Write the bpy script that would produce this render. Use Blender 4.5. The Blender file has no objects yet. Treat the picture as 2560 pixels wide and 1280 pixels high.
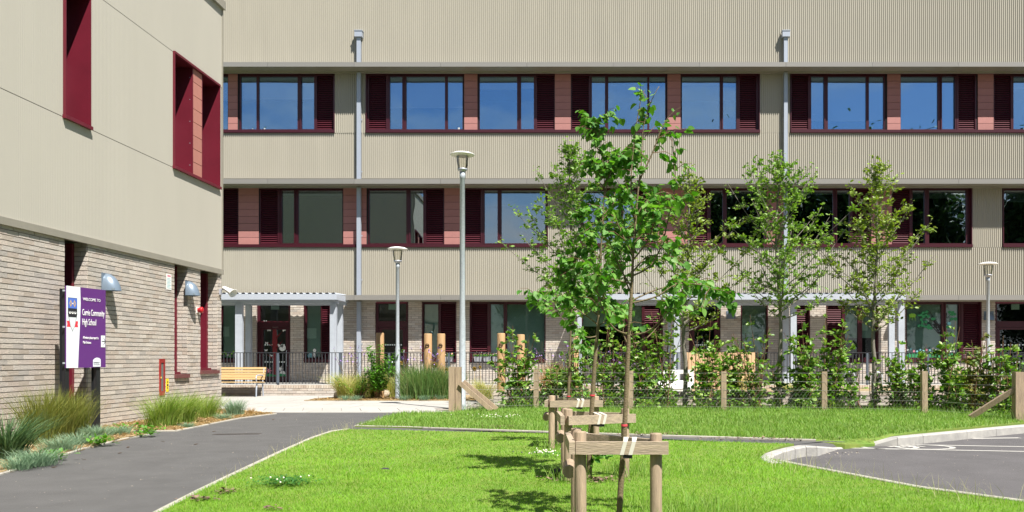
import bpy, math, random
import numpy as np
from mathutils import Vector, Matrix

# ---------------------------------------------------------------- camera, sky, sun, exposure
SC = bpy.context.scene
COL = SC.collection
F, CX, CY, H = 2100.0, 1463.0, 893.0, 1.16      # focal length in photo pixels, vanishing point, eye height
cd = bpy.data.cameras.new('camera'); cam = bpy.data.objects.new('camera', cd); COL.objects.link(cam)
cam.location = (0, 0, H); cam.rotation_euler = (math.pi/2, 0, 0)
cd.sensor_width = 36; cd.lens = 36*F/2560; cd.shift_x = (1280-CX)/2560; cd.shift_y = (CY-640)/2560
cd.clip_start = 0.1; cd.clip_end = 2000
SC.camera = cam
SUN = Vector((0.40, -0.50, 1.0)).normalized()    # towards the sun
elev = math.asin(SUN.z); azim = math.atan2(SUN.x, SUN.y)
w = bpy.data.worlds.new('World'); SC.world = w; w.use_nodes = True
nt = w.node_tree; nt.nodes.clear()
N = nt.nodes.new; LK = nt.links.new
out = N('ShaderNodeOutputWorld'); bg = N('ShaderNodeBackground'); sky = N('ShaderNodeTexSky')
sky.sky_type = 'NISHITA'; sky.sun_disc = False; sky.sun_elevation = elev; sky.sun_rotation = azim
sky.air_density = 1.0; sky.dust_density = 0.4; sky.ozone_density = 4.0
tc = N('ShaderNodeTexCoord'); mp = N('ShaderNodeMapping'); mp.inputs['Scale'].default_value = (1, 1, 2.2)
mp.inputs['Location'].default_value = (0.35, 1.7, 0.2)
cn = N('ShaderNodeTexNoise'); cn.inputs['Scale'].default_value = 4.2; cn.inputs['Detail'].default_value = 8; cn.inputs['Roughness'].default_value = .58
cr = N('ShaderNodeValToRGB'); cr.color_ramp.elements[0].position = .47; cr.color_ramp.elements[1].position = .72
mx = N('ShaderNodeMix'); mx.data_type = 'RGBA'; mx.inputs['B'].default_value = (5.8, 6.0, 6.5, 1)
LK(tc.outputs['Generated'], mp.inputs['Vector']); LK(mp.outputs['Vector'], cn.inputs['Vector'])
sx_ = N('ShaderNodeSeparateXYZ'); LK(tc.outputs['Generated'], sx_.inputs['Vector'])
mz = N('ShaderNodeMapRange'); mz.inputs['From Min'].default_value = 0.0; mz.inputs['From Max'].default_value = .35; mz.inputs['To Min'].default_value = .14; mz.inputs['To Max'].default_value = 0.0
LK(sx_.outputs['Z'], mz.inputs['Value']); ad = N('ShaderNodeMath'); ad.operation = 'ADD'; LK(cn.outputs['Fac'], ad.inputs[0]); LK(mz.outputs['Result'], ad.inputs[1])
LK(ad.outputs[0], cr.inputs['Fac']); LK(cr.outputs['Color'], mx.inputs['Factor'])
LK(sky.outputs['Color'], mx.inputs['A']); LK(mx.outputs['Result'], bg.inputs['Color'])
bg.inputs['Strength'].default_value = 0.050
LK(bg.outputs['Background'], out.inputs['Surface'])
sd = bpy.data.lights.new('sun', 'SUN'); sun = bpy.data.objects.new('sun', sd); COL.objects.link(sun)
sd.energy = 5.0; sd.angle = math.radians(0.5); sd.color = (1.0, 0.95, 0.87)
sun.rotation_euler = SUN.to_track_quat('Z', 'Y').to_euler(); sun.location = (10, -12, 30)
SC.view_settings.view_transform = 'Standard'; SC.view_settings.look = 'None'
SC.view_settings.gamma = 1; SC.view_settings.use_curve_mapping = False
SC.view_settings.exposure = 1.12
SC.render.engine = 'CYCLES'
try:
    SC.cycles.use_denoising = True; SC.cycles.max_bounces = 8; SC.cycles.transparent_max_bounces = 12
    SC.cycles.caustics_reflective = False; SC.cycles.caustics_refractive = False
except Exception: pass

random.seed(7); RNG = np.random.default_rng(7)
R = random.uniform
def P(px, py, Y): return ((px-CX)*Y/F, Y, H+(CY-py)*Y/F)
def G(px, py, z=0.0):
    Y = F*(H-z)/(py-CY); return ((px-CX)*Y/F, Y, z)

# ---------------------------------------------------------------- materials
def mat(name, col, rough=.6, metal=0., var=0., ns=0., na=0., bump=0., bs=40., spec=.4, ramp=None, trans=0., stretch=(1,1,1), col2=None, coat=0.):
    """procedural material: base colour, random tint per piece, noise mottling, bump, leaf translucency"""
    m = bpy.data.materials.new(name); m.use_nodes = True; t = m.node_tree; n = t.nodes.new; l = t.links.new
    b = t.nodes['Principled BSDF']; o = t.nodes['Material Output']
    b.inputs['Roughness'].default_value = rough; b.inputs['Metallic'].default_value = metal
    b.inputs['Specular IOR Level'].default_value = spec; b.inputs['Coat Weight'].default_value = coat
    c = n('ShaderNodeRGB'); c.outputs[0].default_value = (*col, 1); cur = c.outputs[0]
    if var or ramp:
        oi = n('ShaderNodeObjectInfo'); ge = n('ShaderNodeNewGeometry')
        a = n('ShaderNodeMath'); a.operation = 'ADD'; l(oi.outputs['Random'], a.inputs[0]); l(ge.outputs['Random Per Island'], a.inputs[1])
        f = n('ShaderNodeMath'); f.operation = 'FRACT'; l(a.outputs[0], f.inputs[0])
        if ramp:
            r = n('ShaderNodeValToRGB'); r.color_ramp.interpolation = 'LINEAR'; els = r.color_ramp.elements
            while len(els) < len(ramp): els.new(.5)
            for i, cc in enumerate(ramp): els[i].position = i/(len(ramp)-1); els[i].color = (*cc, 1)
            l(f.outputs[0], r.inputs['Fac']); cur = r.outputs['Color']
        if var:
            f2 = n('ShaderNodeMath'); f2.operation = 'MULTIPLY'; f2.inputs[1].default_value = 7.31; l(f.outputs[0], f2.inputs[0])
            f3 = n('ShaderNodeMath'); f3.operation = 'FRACT'; l(f2.outputs[0], f3.inputs[0])
            mr = n('ShaderNodeMapRange'); mr.inputs['To Min'].default_value = 1-var; mr.inputs['To Max'].default_value = 1+var
            l(f3.outputs[0], mr.inputs['Value'])
            h = n('ShaderNodeHueSaturation'); l(cur, h.inputs['Color']); l(mr.outputs['Result'], h.inputs['Value']); cur = h.outputs['Color']
    if na or bump:
        tcn = n('ShaderNodeTexCoord'); mpn = n('ShaderNodeMapping'); mpn.inputs['Scale'].default_value = stretch
        l(tcn.outputs['Object'], mpn.inputs['Vector'])
    if na:
        nz = n('ShaderNodeTexNoise'); nz.inputs['Scale'].default_value = ns; nz.inputs['Detail'].default_value = 6; nz.inputs['Roughness'].default_value = .65
        l(mpn.outputs['Vector'], nz.inputs['Vector'])
        mr2 = n('ShaderNodeMapRange'); mr2.inputs['From Min'].default_value = .3; mr2.inputs['From Max'].default_value = .7
        l(nz.outputs['Fac'], mr2.inputs['Value'])
        if col2 is None: col2 = tuple(x*(1-na) for x in col)
        mm = n('ShaderNodeMix'); mm.data_type = 'RGBA'
        if ramp or var:
            mm.blend_type = 'MULTIPLY'; mm.inputs['B'].default_value = (1-na, 1-na, 1-na*.9, 1)
        else: mm.inputs['B'].default_value = (*col2, 1)
        l(mr2.outputs['Result'], mm.inputs['Factor']); l(cur, mm.inputs['A']); cur = mm.outputs['Result']
    l(cur, b.inputs['Base Color'])
    if bump:
        nb = n('ShaderNodeTexNoise'); nb.inputs['Scale'].default_value = bs; nb.inputs['Detail'].default_value = 4
        l(mpn.outputs['Vector'], nb.inputs['Vector'])
        bp = n('ShaderNodeBump'); bp.inputs['Strength'].default_value = bump; bp.inputs['Distance'].default_value = .02
        l(nb.outputs['Fac'], bp.inputs['Height']); l(bp.outputs['Normal'], b.inputs['Normal'])
    if trans:
        tl = n('ShaderNodeBsdfTranslucent'); ms = n('ShaderNodeMixShader'); ms.inputs['Fac'].default_value = trans
        hh = n('ShaderNodeHueSaturation'); hh.inputs['Saturation'].default_value = 1.15; hh.inputs['Value'].default_value = 1.5
        l(cur, hh.inputs['Color']); l(hh.outputs['Color'], tl.inputs['Color'])
        l(b.outputs['BSDF'], ms.inputs[1]); l(tl.outputs['BSDF'], ms.inputs[2]); l(ms.outputs[0], o.inputs['Surface'])
    return m

def glass(name, tint, refl, refl_col=(1, 1, 1), wav=.02):
    m = bpy.data.materials.new(name); m.use_nodes = True; t = m.node_tree; n = t.nodes.new; l = t.links.new
    t.nodes.remove(t.nodes['Principled BSDF']); o = t.nodes['Material Output']
    tr = n('ShaderNodeBsdfTransparent'); tr.inputs['Color'].default_value = (*tint, 1)
    gl = n('ShaderNodeBsdfGlossy'); gl.inputs['Roughness'].default_value = 0.0; gl.inputs['Color'].default_value = (*refl_col, 1)
    fr = n('ShaderNodeFresnel'); fr.inputs['IOR'].default_value = 1.5
    mr = n('ShaderNodeMapRange'); mr.inputs['From Min'].default_value = .04; mr.inputs['To Min'].default_value = refl; mr.inputs['To Max'].default_value = 1
    l(fr.outputs[0], mr.inputs['Value'])
    ms = n('ShaderNodeMixShader'); l(mr.outputs['Result'], ms.inputs['Fac']); l(tr.outputs[0], ms.inputs[1]); l(gl.outputs[0], ms.inputs[2])
    if wav:
        tcn = n('ShaderNodeTexCoord'); nb = n('ShaderNodeTexNoise'); nb.inputs['Scale'].default_value = .9; nb.inputs['Detail'].default_value = 1
        l(tcn.outputs['Object'], nb.inputs['Vector'])
        bp = n('ShaderNodeBump'); bp.inputs['Strength'].default_value = wav; bp.inputs['Distance'].default_value = .2
        l(nb.outputs['Fac'], bp.inputs['Height']); l(bp.outputs['Normal'], gl.inputs['Normal'])
    l(ms.outputs[0], o.inputs['Surface'])
    return m

M = {}
M['clad'] = mat('champagne_cladding', (.378, .355, .296), .5, .0, spec=.3, ns=1.5, na=.09, stretch=(1, 1, .15))
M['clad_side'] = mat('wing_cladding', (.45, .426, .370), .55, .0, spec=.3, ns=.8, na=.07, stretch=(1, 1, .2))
M['fascia'] = mat('fascia_metal', (.25, .24, .222), .4, .2, var=.04)
M['flash'] = mat('flashing_metal', (.33, .31, .26), .45, .2, ns=3, na=.12)
M['crim'] = mat('crimson_paint', (.043, .0035, .0095), .4, spec=.5)
M['crim_in'] = mat('crimson_lining', (.135, .009, .022), .42, spec=.5, ns=2.5, na=.2)
M['slat'] = mat('crimson_slat', (.066, .005, .0135), .45, var=.06)
M['dark'] = mat('dark_backing', (.012, .010, .012), .8)
M['terra'] = mat('terracotta', (.37, .165, .15), .65, var=.07, ns=6, na=.10)
M['terra_l'] = mat('terracotta_wing', (.42, .18, .145), .65, var=.07, ns=6, na=.12)
BR = [(.44, .375, .31), (.54, .485, .42), (.49, .445, .395), (.60, .545, .48), (.48, .405, .34), (.56, .51, .455), (.43, .395, .355), (.55, .465, .40)]
M['brick'] = mat('grey_buff_brick', BR[1], .85, ramp=BR, var=.07, ns=38, na=.20, bump=.5, bs=70)
M['mortar'] = mat('recessed_mortar', (.30, .27, .235), .9, ns=20, na=.3)
M['cap'] = mat('brick_on_edge', (.45, .37, .30), .85, ramp=[(.40, .32, .26), (.52, .45, .37), (.45, .37, .30), (.56, .50, .42)], var=.08, ns=30, na=.2)
M['pipe'] = mat('grey_downpipe', (.36, .40, .47), .4, .15, ns=3, na=.06)
M['galv'] = mat('galvanised_steel', (.43, .475, .52), .45, .15, ns=22, na=.28, bump=.05, bs=30)
M['galv2'] = mat('painted_steel_column', (.46, .50, .56), .45, .1, ns=3, na=.15)
M['canopy'] = mat('canopy_steel', (.47, .51, .58), .4, .15, ns=2, na=.06)
M['rail'] = mat('railing_paint', (.055, .060, .070), .4, .3, var=.05)
M['railpost'] = mat('railing_post_paint', (.10, .125, .16), .4, .2)
M['pane'] = glass('coated_glass', (.97, .98, .99), .40, (.45, .73, 1.0), .03)
M['pane_mid'] = glass('coated_glass_mid', (.62, .70, .68), .33, (.80, .91, 1.0), .028)
M['pane_low'] = glass('clear_glass', (.84, .93, .90), .06, (1, 1, 1), .02)
M['blind'] = mat('roller_blind', (.88, .89, .88), .8, ns=.6, na=.08)
M['blind_low'] = mat('ground_floor_blind', (.48, .60, .56), .85, ns=.7, na=.25)
M['blind_pale'] = mat('half_drawn_blind', (.66, .78, .74), .85, ns=.7, na=.06)
M['room'] = mat('room_lining', (.07, .075, .075), .9, ns=.5, na=.5)
M['paper'] = mat('white_paper', (.78, .88, .84), .8)
M['white'] = mat('white_paint', (.80, .80, .78), .4, ns=5, na=.06)
M['lampglass'] = glass('lamp_diffuser', (.95, .94, .90), .04, (1, 1, 1), 0)
M['lampgrey'] = mat('lamp_neck', (.42, .44, .50), .4, .3)
M['blue_grey'] = mat('wall_lamp_paint', (.17, .22, .28), .35, .25)
M['sign_purple'] = mat('sign_purple', (.115, .030, .185), .35, ns=1.2, na=.08)
M['sign_white'] = mat('sign_white', (.72, .76, .80), .35)
M['ink_w'] = mat('lettering_white', (.85, .85, .85), .5)
M['ink_k'] = mat('lettering_black', (.02, .02, .025), .5)
M['ink_blue'] = mat('crest_blue', (.08, .16, .55), .5)
M['ink_gold'] = mat('crest_gold', (.60, .38, .08), .5)
M['ink_red'] = mat('crest_red', (.65, .04, .06), .5)
M['ink_grey'] = mat('crest_silver', (.62, .66, .68), .5)
M['sign_post'] = mat('sign_post_paint', (.022, .023, .026), .35, .2)
M['red'] = mat('red_enamel', (.27, .022, .02), .4)
M['red2'] = mat('signal_red', (.45, .015, .022), .35)
M['yellow'] = mat('hydrant_yellow', (.80, .58, .02), .45)
M['greyglass'] = mat('cabinet_glass', (.14, .16, .15), .2)
M['asphalt'] = mat('asphalt', (.098, .097, .097), .92, ns=2.2, na=.24, bump=.5, bs=220)
M['road'] = mat('road_asphalt', (.106, .101, .104), .92, ns=1.8, na=.24, bump=.5, bs=200)
M['paint'] = mat('road_paint', (.46, .45, .42), .7, ns=25, na=.25)
M['kerb'] = mat('kerb_concrete', (.40, .39, .36), .85, var=.06, ns=7, na=.30, bump=.2, bs=60)
M['edging'] = mat('edging_concrete', (.38, .36, .31), .85, var=.07, ns=12, na=.25)
M['slab'] = mat('paving_slab', (.37, .36, .335), .85, var=.05, ns=9, na=.13)
M['soil'] = mat('soil', (.11, .085, .06), .95, ns=14, na=.5, bump=.6, bs=30)
M['lawnbase'] = mat('lawn_soil', (.10, .19, .025), .95, ns=3.5, na=.5, col2=(.17, .21, .04))
M['straw_bed'] = mat('straw_mulch', (.40, .30, .17), .95, ns=22, na=.5, bump=.6, bs=40)
M['straw'] = mat('straw', (.50, .38, .20), .9, var=.3)
GR = [(0.152, 0.349, 0.025), (0.199, 0.422, 0.03), (0.251, 0.47, 0.04), (0.176, 0.386, 0.028), (0.305, 0.47, 0.055), (0.164, 0.375, 0.033)]
M['grass'] = mat('lawn_grass', GR[1], .6, ramp=GR, var=.16, ns=.9, na=.40, trans=.35, spec=.25)
M['grass_long'] = mat('long_grass', GR[2], .6, ramp=[(.145, .30, .04), (.19, .36, .05), (.28, .38, .095), (.16, .33, .042)], var=.18, ns=.8, na=.30, trans=.35)
M['seed'] = mat('grass_seed_heads', (.38, .36, .20), .8, var=.2, trans=.3)
M['lime_leaf'] = mat('lime_leaf', (.10, .21, .035), .5, ramp=[(.05, .155, .024), (.08, .21, .03), (.14, .30, .05), (.095, .235, .038), (.22, .38, .09)], var=.14, trans=.36, spec=.35)
M['maple_leaf'] = mat('hornbeam_leaf', (.12, .19, .04), .5, ramp=[(.09, .20, .028), (.15, .28, .04), (.22, .36, .065), (.12, .24, .032), (.28, .38, .09)], var=.15, trans=.32)
M['maple_leaf_y'] = mat('hornbeam_leaf_yellow', (.16, .19, .04), .5, ramp=[(.11, .19, .025), (.18, .27, .04), (.25, .34, .06), (.145, .23, .03), (.31, .36, .085)], var=.15, trans=.32)
M['hedge_leaf'] = mat('hedge_leaf', (.09, .18, .03), .45, ramp=[(.06, .155, .022), (.12, .27, .035), (.21, .36, .06), (.085, .20, .027), (.31, .42, .10), (.16, .31, .04)], var=.15, trans=.30, spec=.5)
M['hedge_leaf_r'] = mat('hedge_leaf_russet', (.15, .17, .04), .5, ramp=[(.07, .14, .025), (.13, .20, .04), (.22, .16, .05), (.09, .16, .03), (.20, .24, .06)], var=.15, trans=.30)
M['far_leaf'] = mat('dark_tree_leaf', (.035, .075, .018), .6, var=.35, trans=.2)
M['bark'] = mat('smooth_bark', (.20, .155, .085), .8, ns=30, na=.5, bump=.4, bs=60, stretch=(1, 1, 3))
M['bark_g'] = mat('grey_bark', (.22, .20, .165), .85, ns=25, na=.5, bump=.4, bs=60)
M['twig'] = mat('red_brown_twig', (.16, .085, .045), .7)
M['wood'] = mat('treated_softwood', (.39, .295, .20), .8, var=.10, ns=7, na=.45, bump=.3, bs=30, stretch=(6, 6, .5))
M['wood_h'] = mat('treated_rail', (.42, .335, .24), .8, var=.08, ns=7, na=.42, bump=.3, bs=30, stretch=(.6, 6, 6))
M['wood_b'] = mat('orange_timber', (.40, .25, .12), .65, var=.08, ns=7, na=.28, stretch=(6, 6, .5))
M['wood_y'] = mat('bench_slat_timber', (.52, .36, .17), .5, var=.10, ns=6, na=.18, stretch=(.5, 6, 6))
M['wood_s'] = mat('screen_board_timber', (.62, .42, .25), .7, var=.12, ns=6, na=.2, stretch=(6, 6, .5))
M['band'] = mat('webbing_band', (.52, .50, .44), .7)
M['tape'] = mat('red_tape', (.60, .06, .08), .6)
M['wire'] = mat('galvanised_wire', (.45, .45, .44), .4, .5)
M['rust'] = mat('rusty_ring', (.09, .055, .035), .6, .5)
M['feather'] = mat('feather_grass', (.22, .25, .07), .7, ramp=[(.24, .31, .05), (.38, .39, .11), (.52, .45, .20), (.30, .36, .07)], var=.15, trans=.35)
M['feather_g'] = mat('green_feather_grass', (.17, .26, .045), .7, ramp=[(.13, .25, .03), (.22, .34, .055), (.34, .40, .12), (.18, .30, .04)], var=.15, trans=.35)
M['olive'] = mat('olive_grass', (.16, .19, .035), .7, ramp=[(.10, .14, .02), (.16, .19, .03), (.24, .24, .06), (.13, .165, .025)], var=.15, trans=.35)
M['fescue'] = mat('blue_fescue', (.18, .26, .20), .7, ramp=[(.12, .21, .125), (.19, .30, .19), (.26, .36, .24), (.16, .26, .14)], var=.12, trans=.3)
M['deepgrass'] = mat('dark_sedge', (.06, .12, .045), .6, ramp=[(.04, .09, .035), (.07, .14, .05), (.11, .18, .08)], var=.15, trans=.3)
M['tallgrass'] = mat('tall_green_grass', (.11, .19, .05), .65, ramp=[(.08, .17, .04), (.12, .24, .06), (.19, .30, .09), (.10, .20, .05), (.30, .30, .13)], var=.15, trans=.3)
M['gold_grass'] = mat('golden_grass', (.40, .27, .10), .8, ramp=[(.30, .20, .07), (.42, .28, .11), (.50, .36, .16)], var=.15, trans=.3)
M['weed'] = mat('weed_leaf', (.10, .25, .03), .5, var=.25, trans=.3)
M['clover'] = mat('clover_leaf', (.05, .17, .03), .55, var=.25, trans=.3)
M['petal_w'] = mat('clover_flower', (.72, .68, .58), .8, var=.1)
M['petal_p'] = mat('verbena_flower', (.36, .22, .60), .8, var=.2)
M['petal_m'] = mat('pot_flowers', (.62, .45, .40), .8, ramp=[(.75, .7, .55), (.5, .15, .45), (.7, .55, .15), (.8, .75, .7)])
M['allium'] = mat('seed_ball', (.50, .38, .12), .9, var=.15)
M['pot'] = mat('zinc_pot', (.36, .37, .41), .5, .2, ns=6, na=.1)
M['blackplastic'] = mat('black_plastic', (.012, .012, .015), .4)
M['decal_red'] = mat('decal_dark_red', (.16, .010, .015), .6)
M['decal_w'] = mat('decal_white', (.70, .72, .70), .6)
M['decal_g'] = mat('decal_green', (.03, .24, .09), .6)
M['decal_lg'] = mat('decal_lime', (.22, .48, .04), .6)
M['decal_k'] = mat('decal_black', (.015, .015, .015), .6)
M['decal_pink'] = mat('decal_pink', (.65, .22, .30), .6)
M['decal_cyan'] = mat('decal_cyan', (.20, .50, .55), .6)
M['boulder'] = mat('pale_boulder', (.50, .42, .32), .9, ns=8, na=.3, bump=.5, bs=15)

# ---------------------------------------------------------------- mesh building
WM = {}                                                     # world matrix of everything linked
class MB:
    """collects boxes, tubes and faces; build() links them as ONE mesh object"""
    def __init__(s): s.v = []; s.f = []; s.mi = []
    def face(s, pts, mi=0):
        b = len(s.v); s.v += [tuple(p) for p in pts]; s.f.append(tuple(range(b, b+len(pts)))); s.mi.append(mi); return s
    def box(s, x0, x1, y0, y1, z0, z1, mi=0):
        if x0 > x1: x0, x1 = x1, x0
        if y0 > y1: y0, y1 = y1, y0
        b = len(s.v)
        s.v += [(x0,y0,z0),(x1,y0,z0),(x1,y1,z0),(x0,y1,z0),(x0,y0,z1),(x1,y0,z1),(x1,y1,z1),(x0,y1,z1)]
        s.f += [(b,b+3,b+2,b+1),(b+4,b+5,b+6,b+7),(b,b+1,b+5,b+4),(b+1,b+2,b+6,b+5),(b+2,b+3,b+7,b+6),(b+3,b,b+4,b+7)]
        s.mi += [mi]*6; return s
    def obox(s, c, ax, ay, az, mi=0):
        """oriented box: centre and three half-axis vectors"""
        c, ax, ay, az = Vector(c), Vector(ax), Vector(ay), Vector(az); b = len(s.v)
        for k in ((-1,-1,-1),(1,-1,-1),(1,1,-1),(-1,1,-1),(-1,-1,1),(1,-1,1),(1,1,1),(-1,1,1)):
            s.v.append(tuple(c+ax*k[0]+ay*k[1]+az*k[2]))
        s.f += [(b,b+3,b+2,b+1),(b+4,b+5,b+6,b+7),(b,b+1,b+5,b+4),(b+1,b+2,b+6,b+5),(b+2,b+3,b+7,b+6),(b+3,b,b+4,b+7)]
        s.mi += [mi]*6; return s
    def tube(s, pts, rad, n=8, mi=0, cap=True):
        pts = [Vector(p) for p in pts]; m = len(pts)
        if not hasattr(rad, '__len__'): rad = [rad]*m
        b = len(s.v)
        for i, p in enumerate(pts):
            d = (pts[min(i+1, m-1)]-pts[max(i-1, 0)]).normalized()
            u = d.cross(Vector((0, 1, 0)) if abs(d.y) < .9 else Vector((1, 0, 0))).normalized(); v = d.cross(u)
            for k in range(n):
                a = 2*math.pi*k/n; s.v.append(tuple(p+(u*math.cos(a)+v*math.sin(a))*rad[i]))
        for i in range(m-1):
            for k in range(n):
                k2 = (k+1) % n; s.f.append((b+i*n+k, b+(i+1)*n+k, b+(i+1)*n+k2, b+i*n+k2)); s.mi.append(mi)
        if cap:
            s.f.append(tuple(b+k for k in range(n))); s.f.append(tuple(b+(m-1)*n+k for k in reversed(range(n)))); s.mi += [mi]*2
        return s
    def lathe(s, c, prof, n=20, mi=0):
        b = len(s.v); m = len(prof)
        for r, z in prof:
            for k in range(n):
                a = 2*math.pi*k/n; s.v.append((c[0]+r*math.cos(a), c[1]+r*math.sin(a), c[2]+z))
        for i in range(m-1):
            for k in range(n):
                k2 = (k+1) % n; s.f.append((b+i*n+k, b+i*n+k2, b+(i+1)*n+k2, b+(i+1)*n+k)); s.mi.append(mi)
        return s
    def prism(s, poly, z0, z1, mi=0):
        """polygon in XY raised from z0 to z1"""
        n = len(poly); b = len(s.v)
        s.v += [(p[0], p[1], z0) for p in poly]+[(p[0], p[1], z1) for p in poly]
        s.f.append(tuple(b+n+i for i in range(n))); s.f.append(tuple(b+n-1-i for i in range(n)))
        for i in range(n): j = (i+1) % n; s.f.append((b+i, b+j, b+n+j, b+n+i))
        s.mi += [mi]*(n+2); return s
    def plate(s, poly, o, u, v, th=.002, mi=0):
        """flat outline (in u,v from o) with a little thickness along u x v"""
        o, u, v = Vector(o), Vector(u), Vector(v); nn = u.cross(v).normalized()*th; n = len(poly); b = len(s.v)
        s.v += [tuple(o+u*p[0]+v*p[1]) for p in poly]+[tuple(o+u*p[0]+v*p[1]+nn) for p in poly]
        s.f.append(tuple(b+n+i for i in range(n)))
        for i in range(n): j = (i+1) % n; s.f.append((b+i, b+j, b+n+j, b+n+i))
        s.mi += [mi]*(n+1); return s
    def build(s, name, m, parent=None, smooth=False, **kw):
        me = bpy.data.meshes.new(name); me.from_pydata(s.v, [], s.f)
        for x in (m if isinstance(m, (list, tuple)) else [m]): me.materials.append(x)
        if any(s.mi): me.polygons.foreach_set('material_index', s.mi)
        if smooth: me.polygons.foreach_set('use_smooth', [True]*len(me.polygons))
        me.update(); return link(name, me, parent, **kw)

def link(name, me, parent=None, mx=None, **kw):
    o = bpy.data.objects.new(name, me)
    if mx is not None: o.matrix_basis = mx
    if parent is not None:
        o.parent = parent; o.matrix_parent_inverse = WM[parent].inverted()
    WM[o] = o.matrix_basis.copy()
    for k, v in kw.items(): o[k] = v
    COL.objects.link(o); return o
def thing(name, label, cat, loc=(0, 0, 0), rz=0., group=None):
    o = link(name, None, None, Matrix.Translation(loc) @ Matrix.Rotation(rz, 4, 'Z'))
    return tag(o, label, cat, group)
def tag(o, label, cat, group=None):
    o['label'] = label; o['category'] = cat
    if group: o['group'] = group
    return o
def dup(root, mx, label=None):
    """a copy of a thing with copies of its parts and sub-parts, moved by mx"""
    def rec(o, par):
        c = o.copy()
        if par is not None: c.parent = par
        COL.objects.link(c)
        for ch in o.children: rec(ch, c)
        return c
    r = rec(root, None); r.matrix_basis = mx @ root.matrix_basis; WM[r] = r.matrix_basis.copy()
    if label: r['label'] = label
    return r

def np_mesh(name, V, faces_per, nv, m, parent=None, smooth=False, **kw):
    """V (n, nv, 3) copies of one template with the same faces"""
    n = V.shape[0]; me = bpy.data.meshes.new(name)
    off = np.arange(n)*nv
    loops, starts, tot = [], [], 0
    per = [len(f) for f in faces_per]; flat = np.array([i for f in faces_per for i in f])
    L = (off[:, None]+flat[None, :]).ravel().astype(np.int32)
    st = np.cumsum([0]+per[:-1]); S = (np.arange(n)[:, None]*len(flat)+st[None, :]).ravel().astype(np.int32)
    me.vertices.add(n*nv); me.vertices.foreach_set('co', V.reshape(-1).astype(np.float32))
    me.loops.add(len(L)); me.loops.foreach_set('vertex_index', L)
    me.polygons.add(len(S)); me.polygons.foreach_set('loop_start', S)
    if smooth: me.polygons.foreach_set('use_smooth', np.ones(len(S), bool))
    me.update(calc_edges=True); me.validate()
    me.materials.append(m); return link(name, me, parent, **kw)
def frames(d, roll=None):
    """per-row orthonormal frames with x-axis along d"""
    n = len(d); d = d/np.linalg.norm(d, axis=1, keepdims=True)
    up = np.tile([0, 0, 1.], (n, 1)); up[np.abs(d[:, 2]) > .95] = [1, 0, 0]
    s = np.cross(up, d); s /= np.linalg.norm(s, axis=1, keepdims=True); t = np.cross(d, s)
    if roll is not None:
        c, q = np.cos(roll)[:, None], np.sin(roll)[:, None]; s, t = s*c+t*q, t*c-s*q
    return np.stack([d, s, t], axis=2)                      # columns
def scatter(tv, pos, d, size, roll=None):
    fr = frames(d, roll); return pos[:, None, :]+size[:, None, None]*np.einsum('nij,kj->nki', fr, tv)
# heart-shaped lime leaf, oval hedge leaf, both folded a little along the midrib
LIME_V = np.array([[0,0,0],[-.10,.22,.05],[.05,.44,.09],[.38,.46,.09],[.72,.26,.05],[1.02,0,-.06],[-.10,-.22,.05],[.05,-.44,.09],[.38,-.46,.09],[.72,-.26,.05],[.45,0,-.02]], float)
LIME_F = [(0,10,2,1),(10,3,2),(10,4,3),(10,5,4),(0,6,7,10),(10,7,8),(10,8,9),(10,9,5)]
OVAL_V = np.array([[0,0,0],[.32,.28,.07],[.72,.22,.05],[1,0,-.04],[.72,-.22,.05],[.32,-.28,.07],[.5,0,0]], float)
OVAL_F = [(0,6,1),(6,2,1),(6,3,2),(0,5,6),(6,5,4),(6,4,3)]
QUAD_V = np.array([[0,0,0],[.5,.4,.08],[1,0,0],[.5,-.4,.08]], float); QUAD_F = [(0,2,1),(0,3,2)]
def bladetpl(seg):
    V = []; Fc = []
    for i in range(seg): V += [[0, -1, 0], [0, 1, 0]]
    V += [[0, 0, 0]]
    for i in range(seg-1): Fc.append((2*i, 2*i+1, 2*i+3, 2*i+2))
    Fc.append((2*seg-2, 2*seg-1, 2*seg)); return np.array(V, float), Fc
def blades(base, height, lean, az, width, seg=3, droop=1.6):
    """curved grass blades (n, 2*seg+1, 3)"""
    n = len(base); t = np.linspace(0, 1, seg+1)
    hz = lean[:, None]*height[:, None]*(t[None, :]**droop); vz = height[:, None]*(t[None, :]-0.35*lean[:, None]*t[None, :]**2.2)
    dx, dy = np.cos(az), np.sin(az); facing = az+RNG.uniform(-1.2, 1.2, n)+math.pi/2
    wx, wy = np.cos(facing), np.sin(facing); V = np.zeros((n, 2*seg+1, 3))
    for i in range(seg):
        ww = width*(1-.75*t[i]); c = np.stack([base[:, 0]+dx*hz[:, i], base[:, 1]+dy*hz[:, i], base[:, 2]+vz[:, i]], 1)
        o = np.stack([wx*ww, wy*ww, np.zeros(n)], 1); V[:, 2*i] = c-o; V[:, 2*i+1] = c+o
    V[:, 2*seg] = np.stack([base[:, 0]+dx*hz[:, seg], base[:, 1]+dy*hz[:, seg], base[:, 2]+vz[:, seg]], 1)
    return V
def inpoly(x, y, poly):
    r = np.zeros(len(x), bool); n = len(poly); j = n-1
    for i in range(n):
        xi, yi, xj, yj = poly[i][0], poly[i][1], poly[j][0], poly[j][1]
        c = ((yi > y) != (yj > y)) & (x < (xj-xi)*(y-yi)/((yj-yi) or 1e-9)+xi); r ^= c; j = i
    return r
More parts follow.
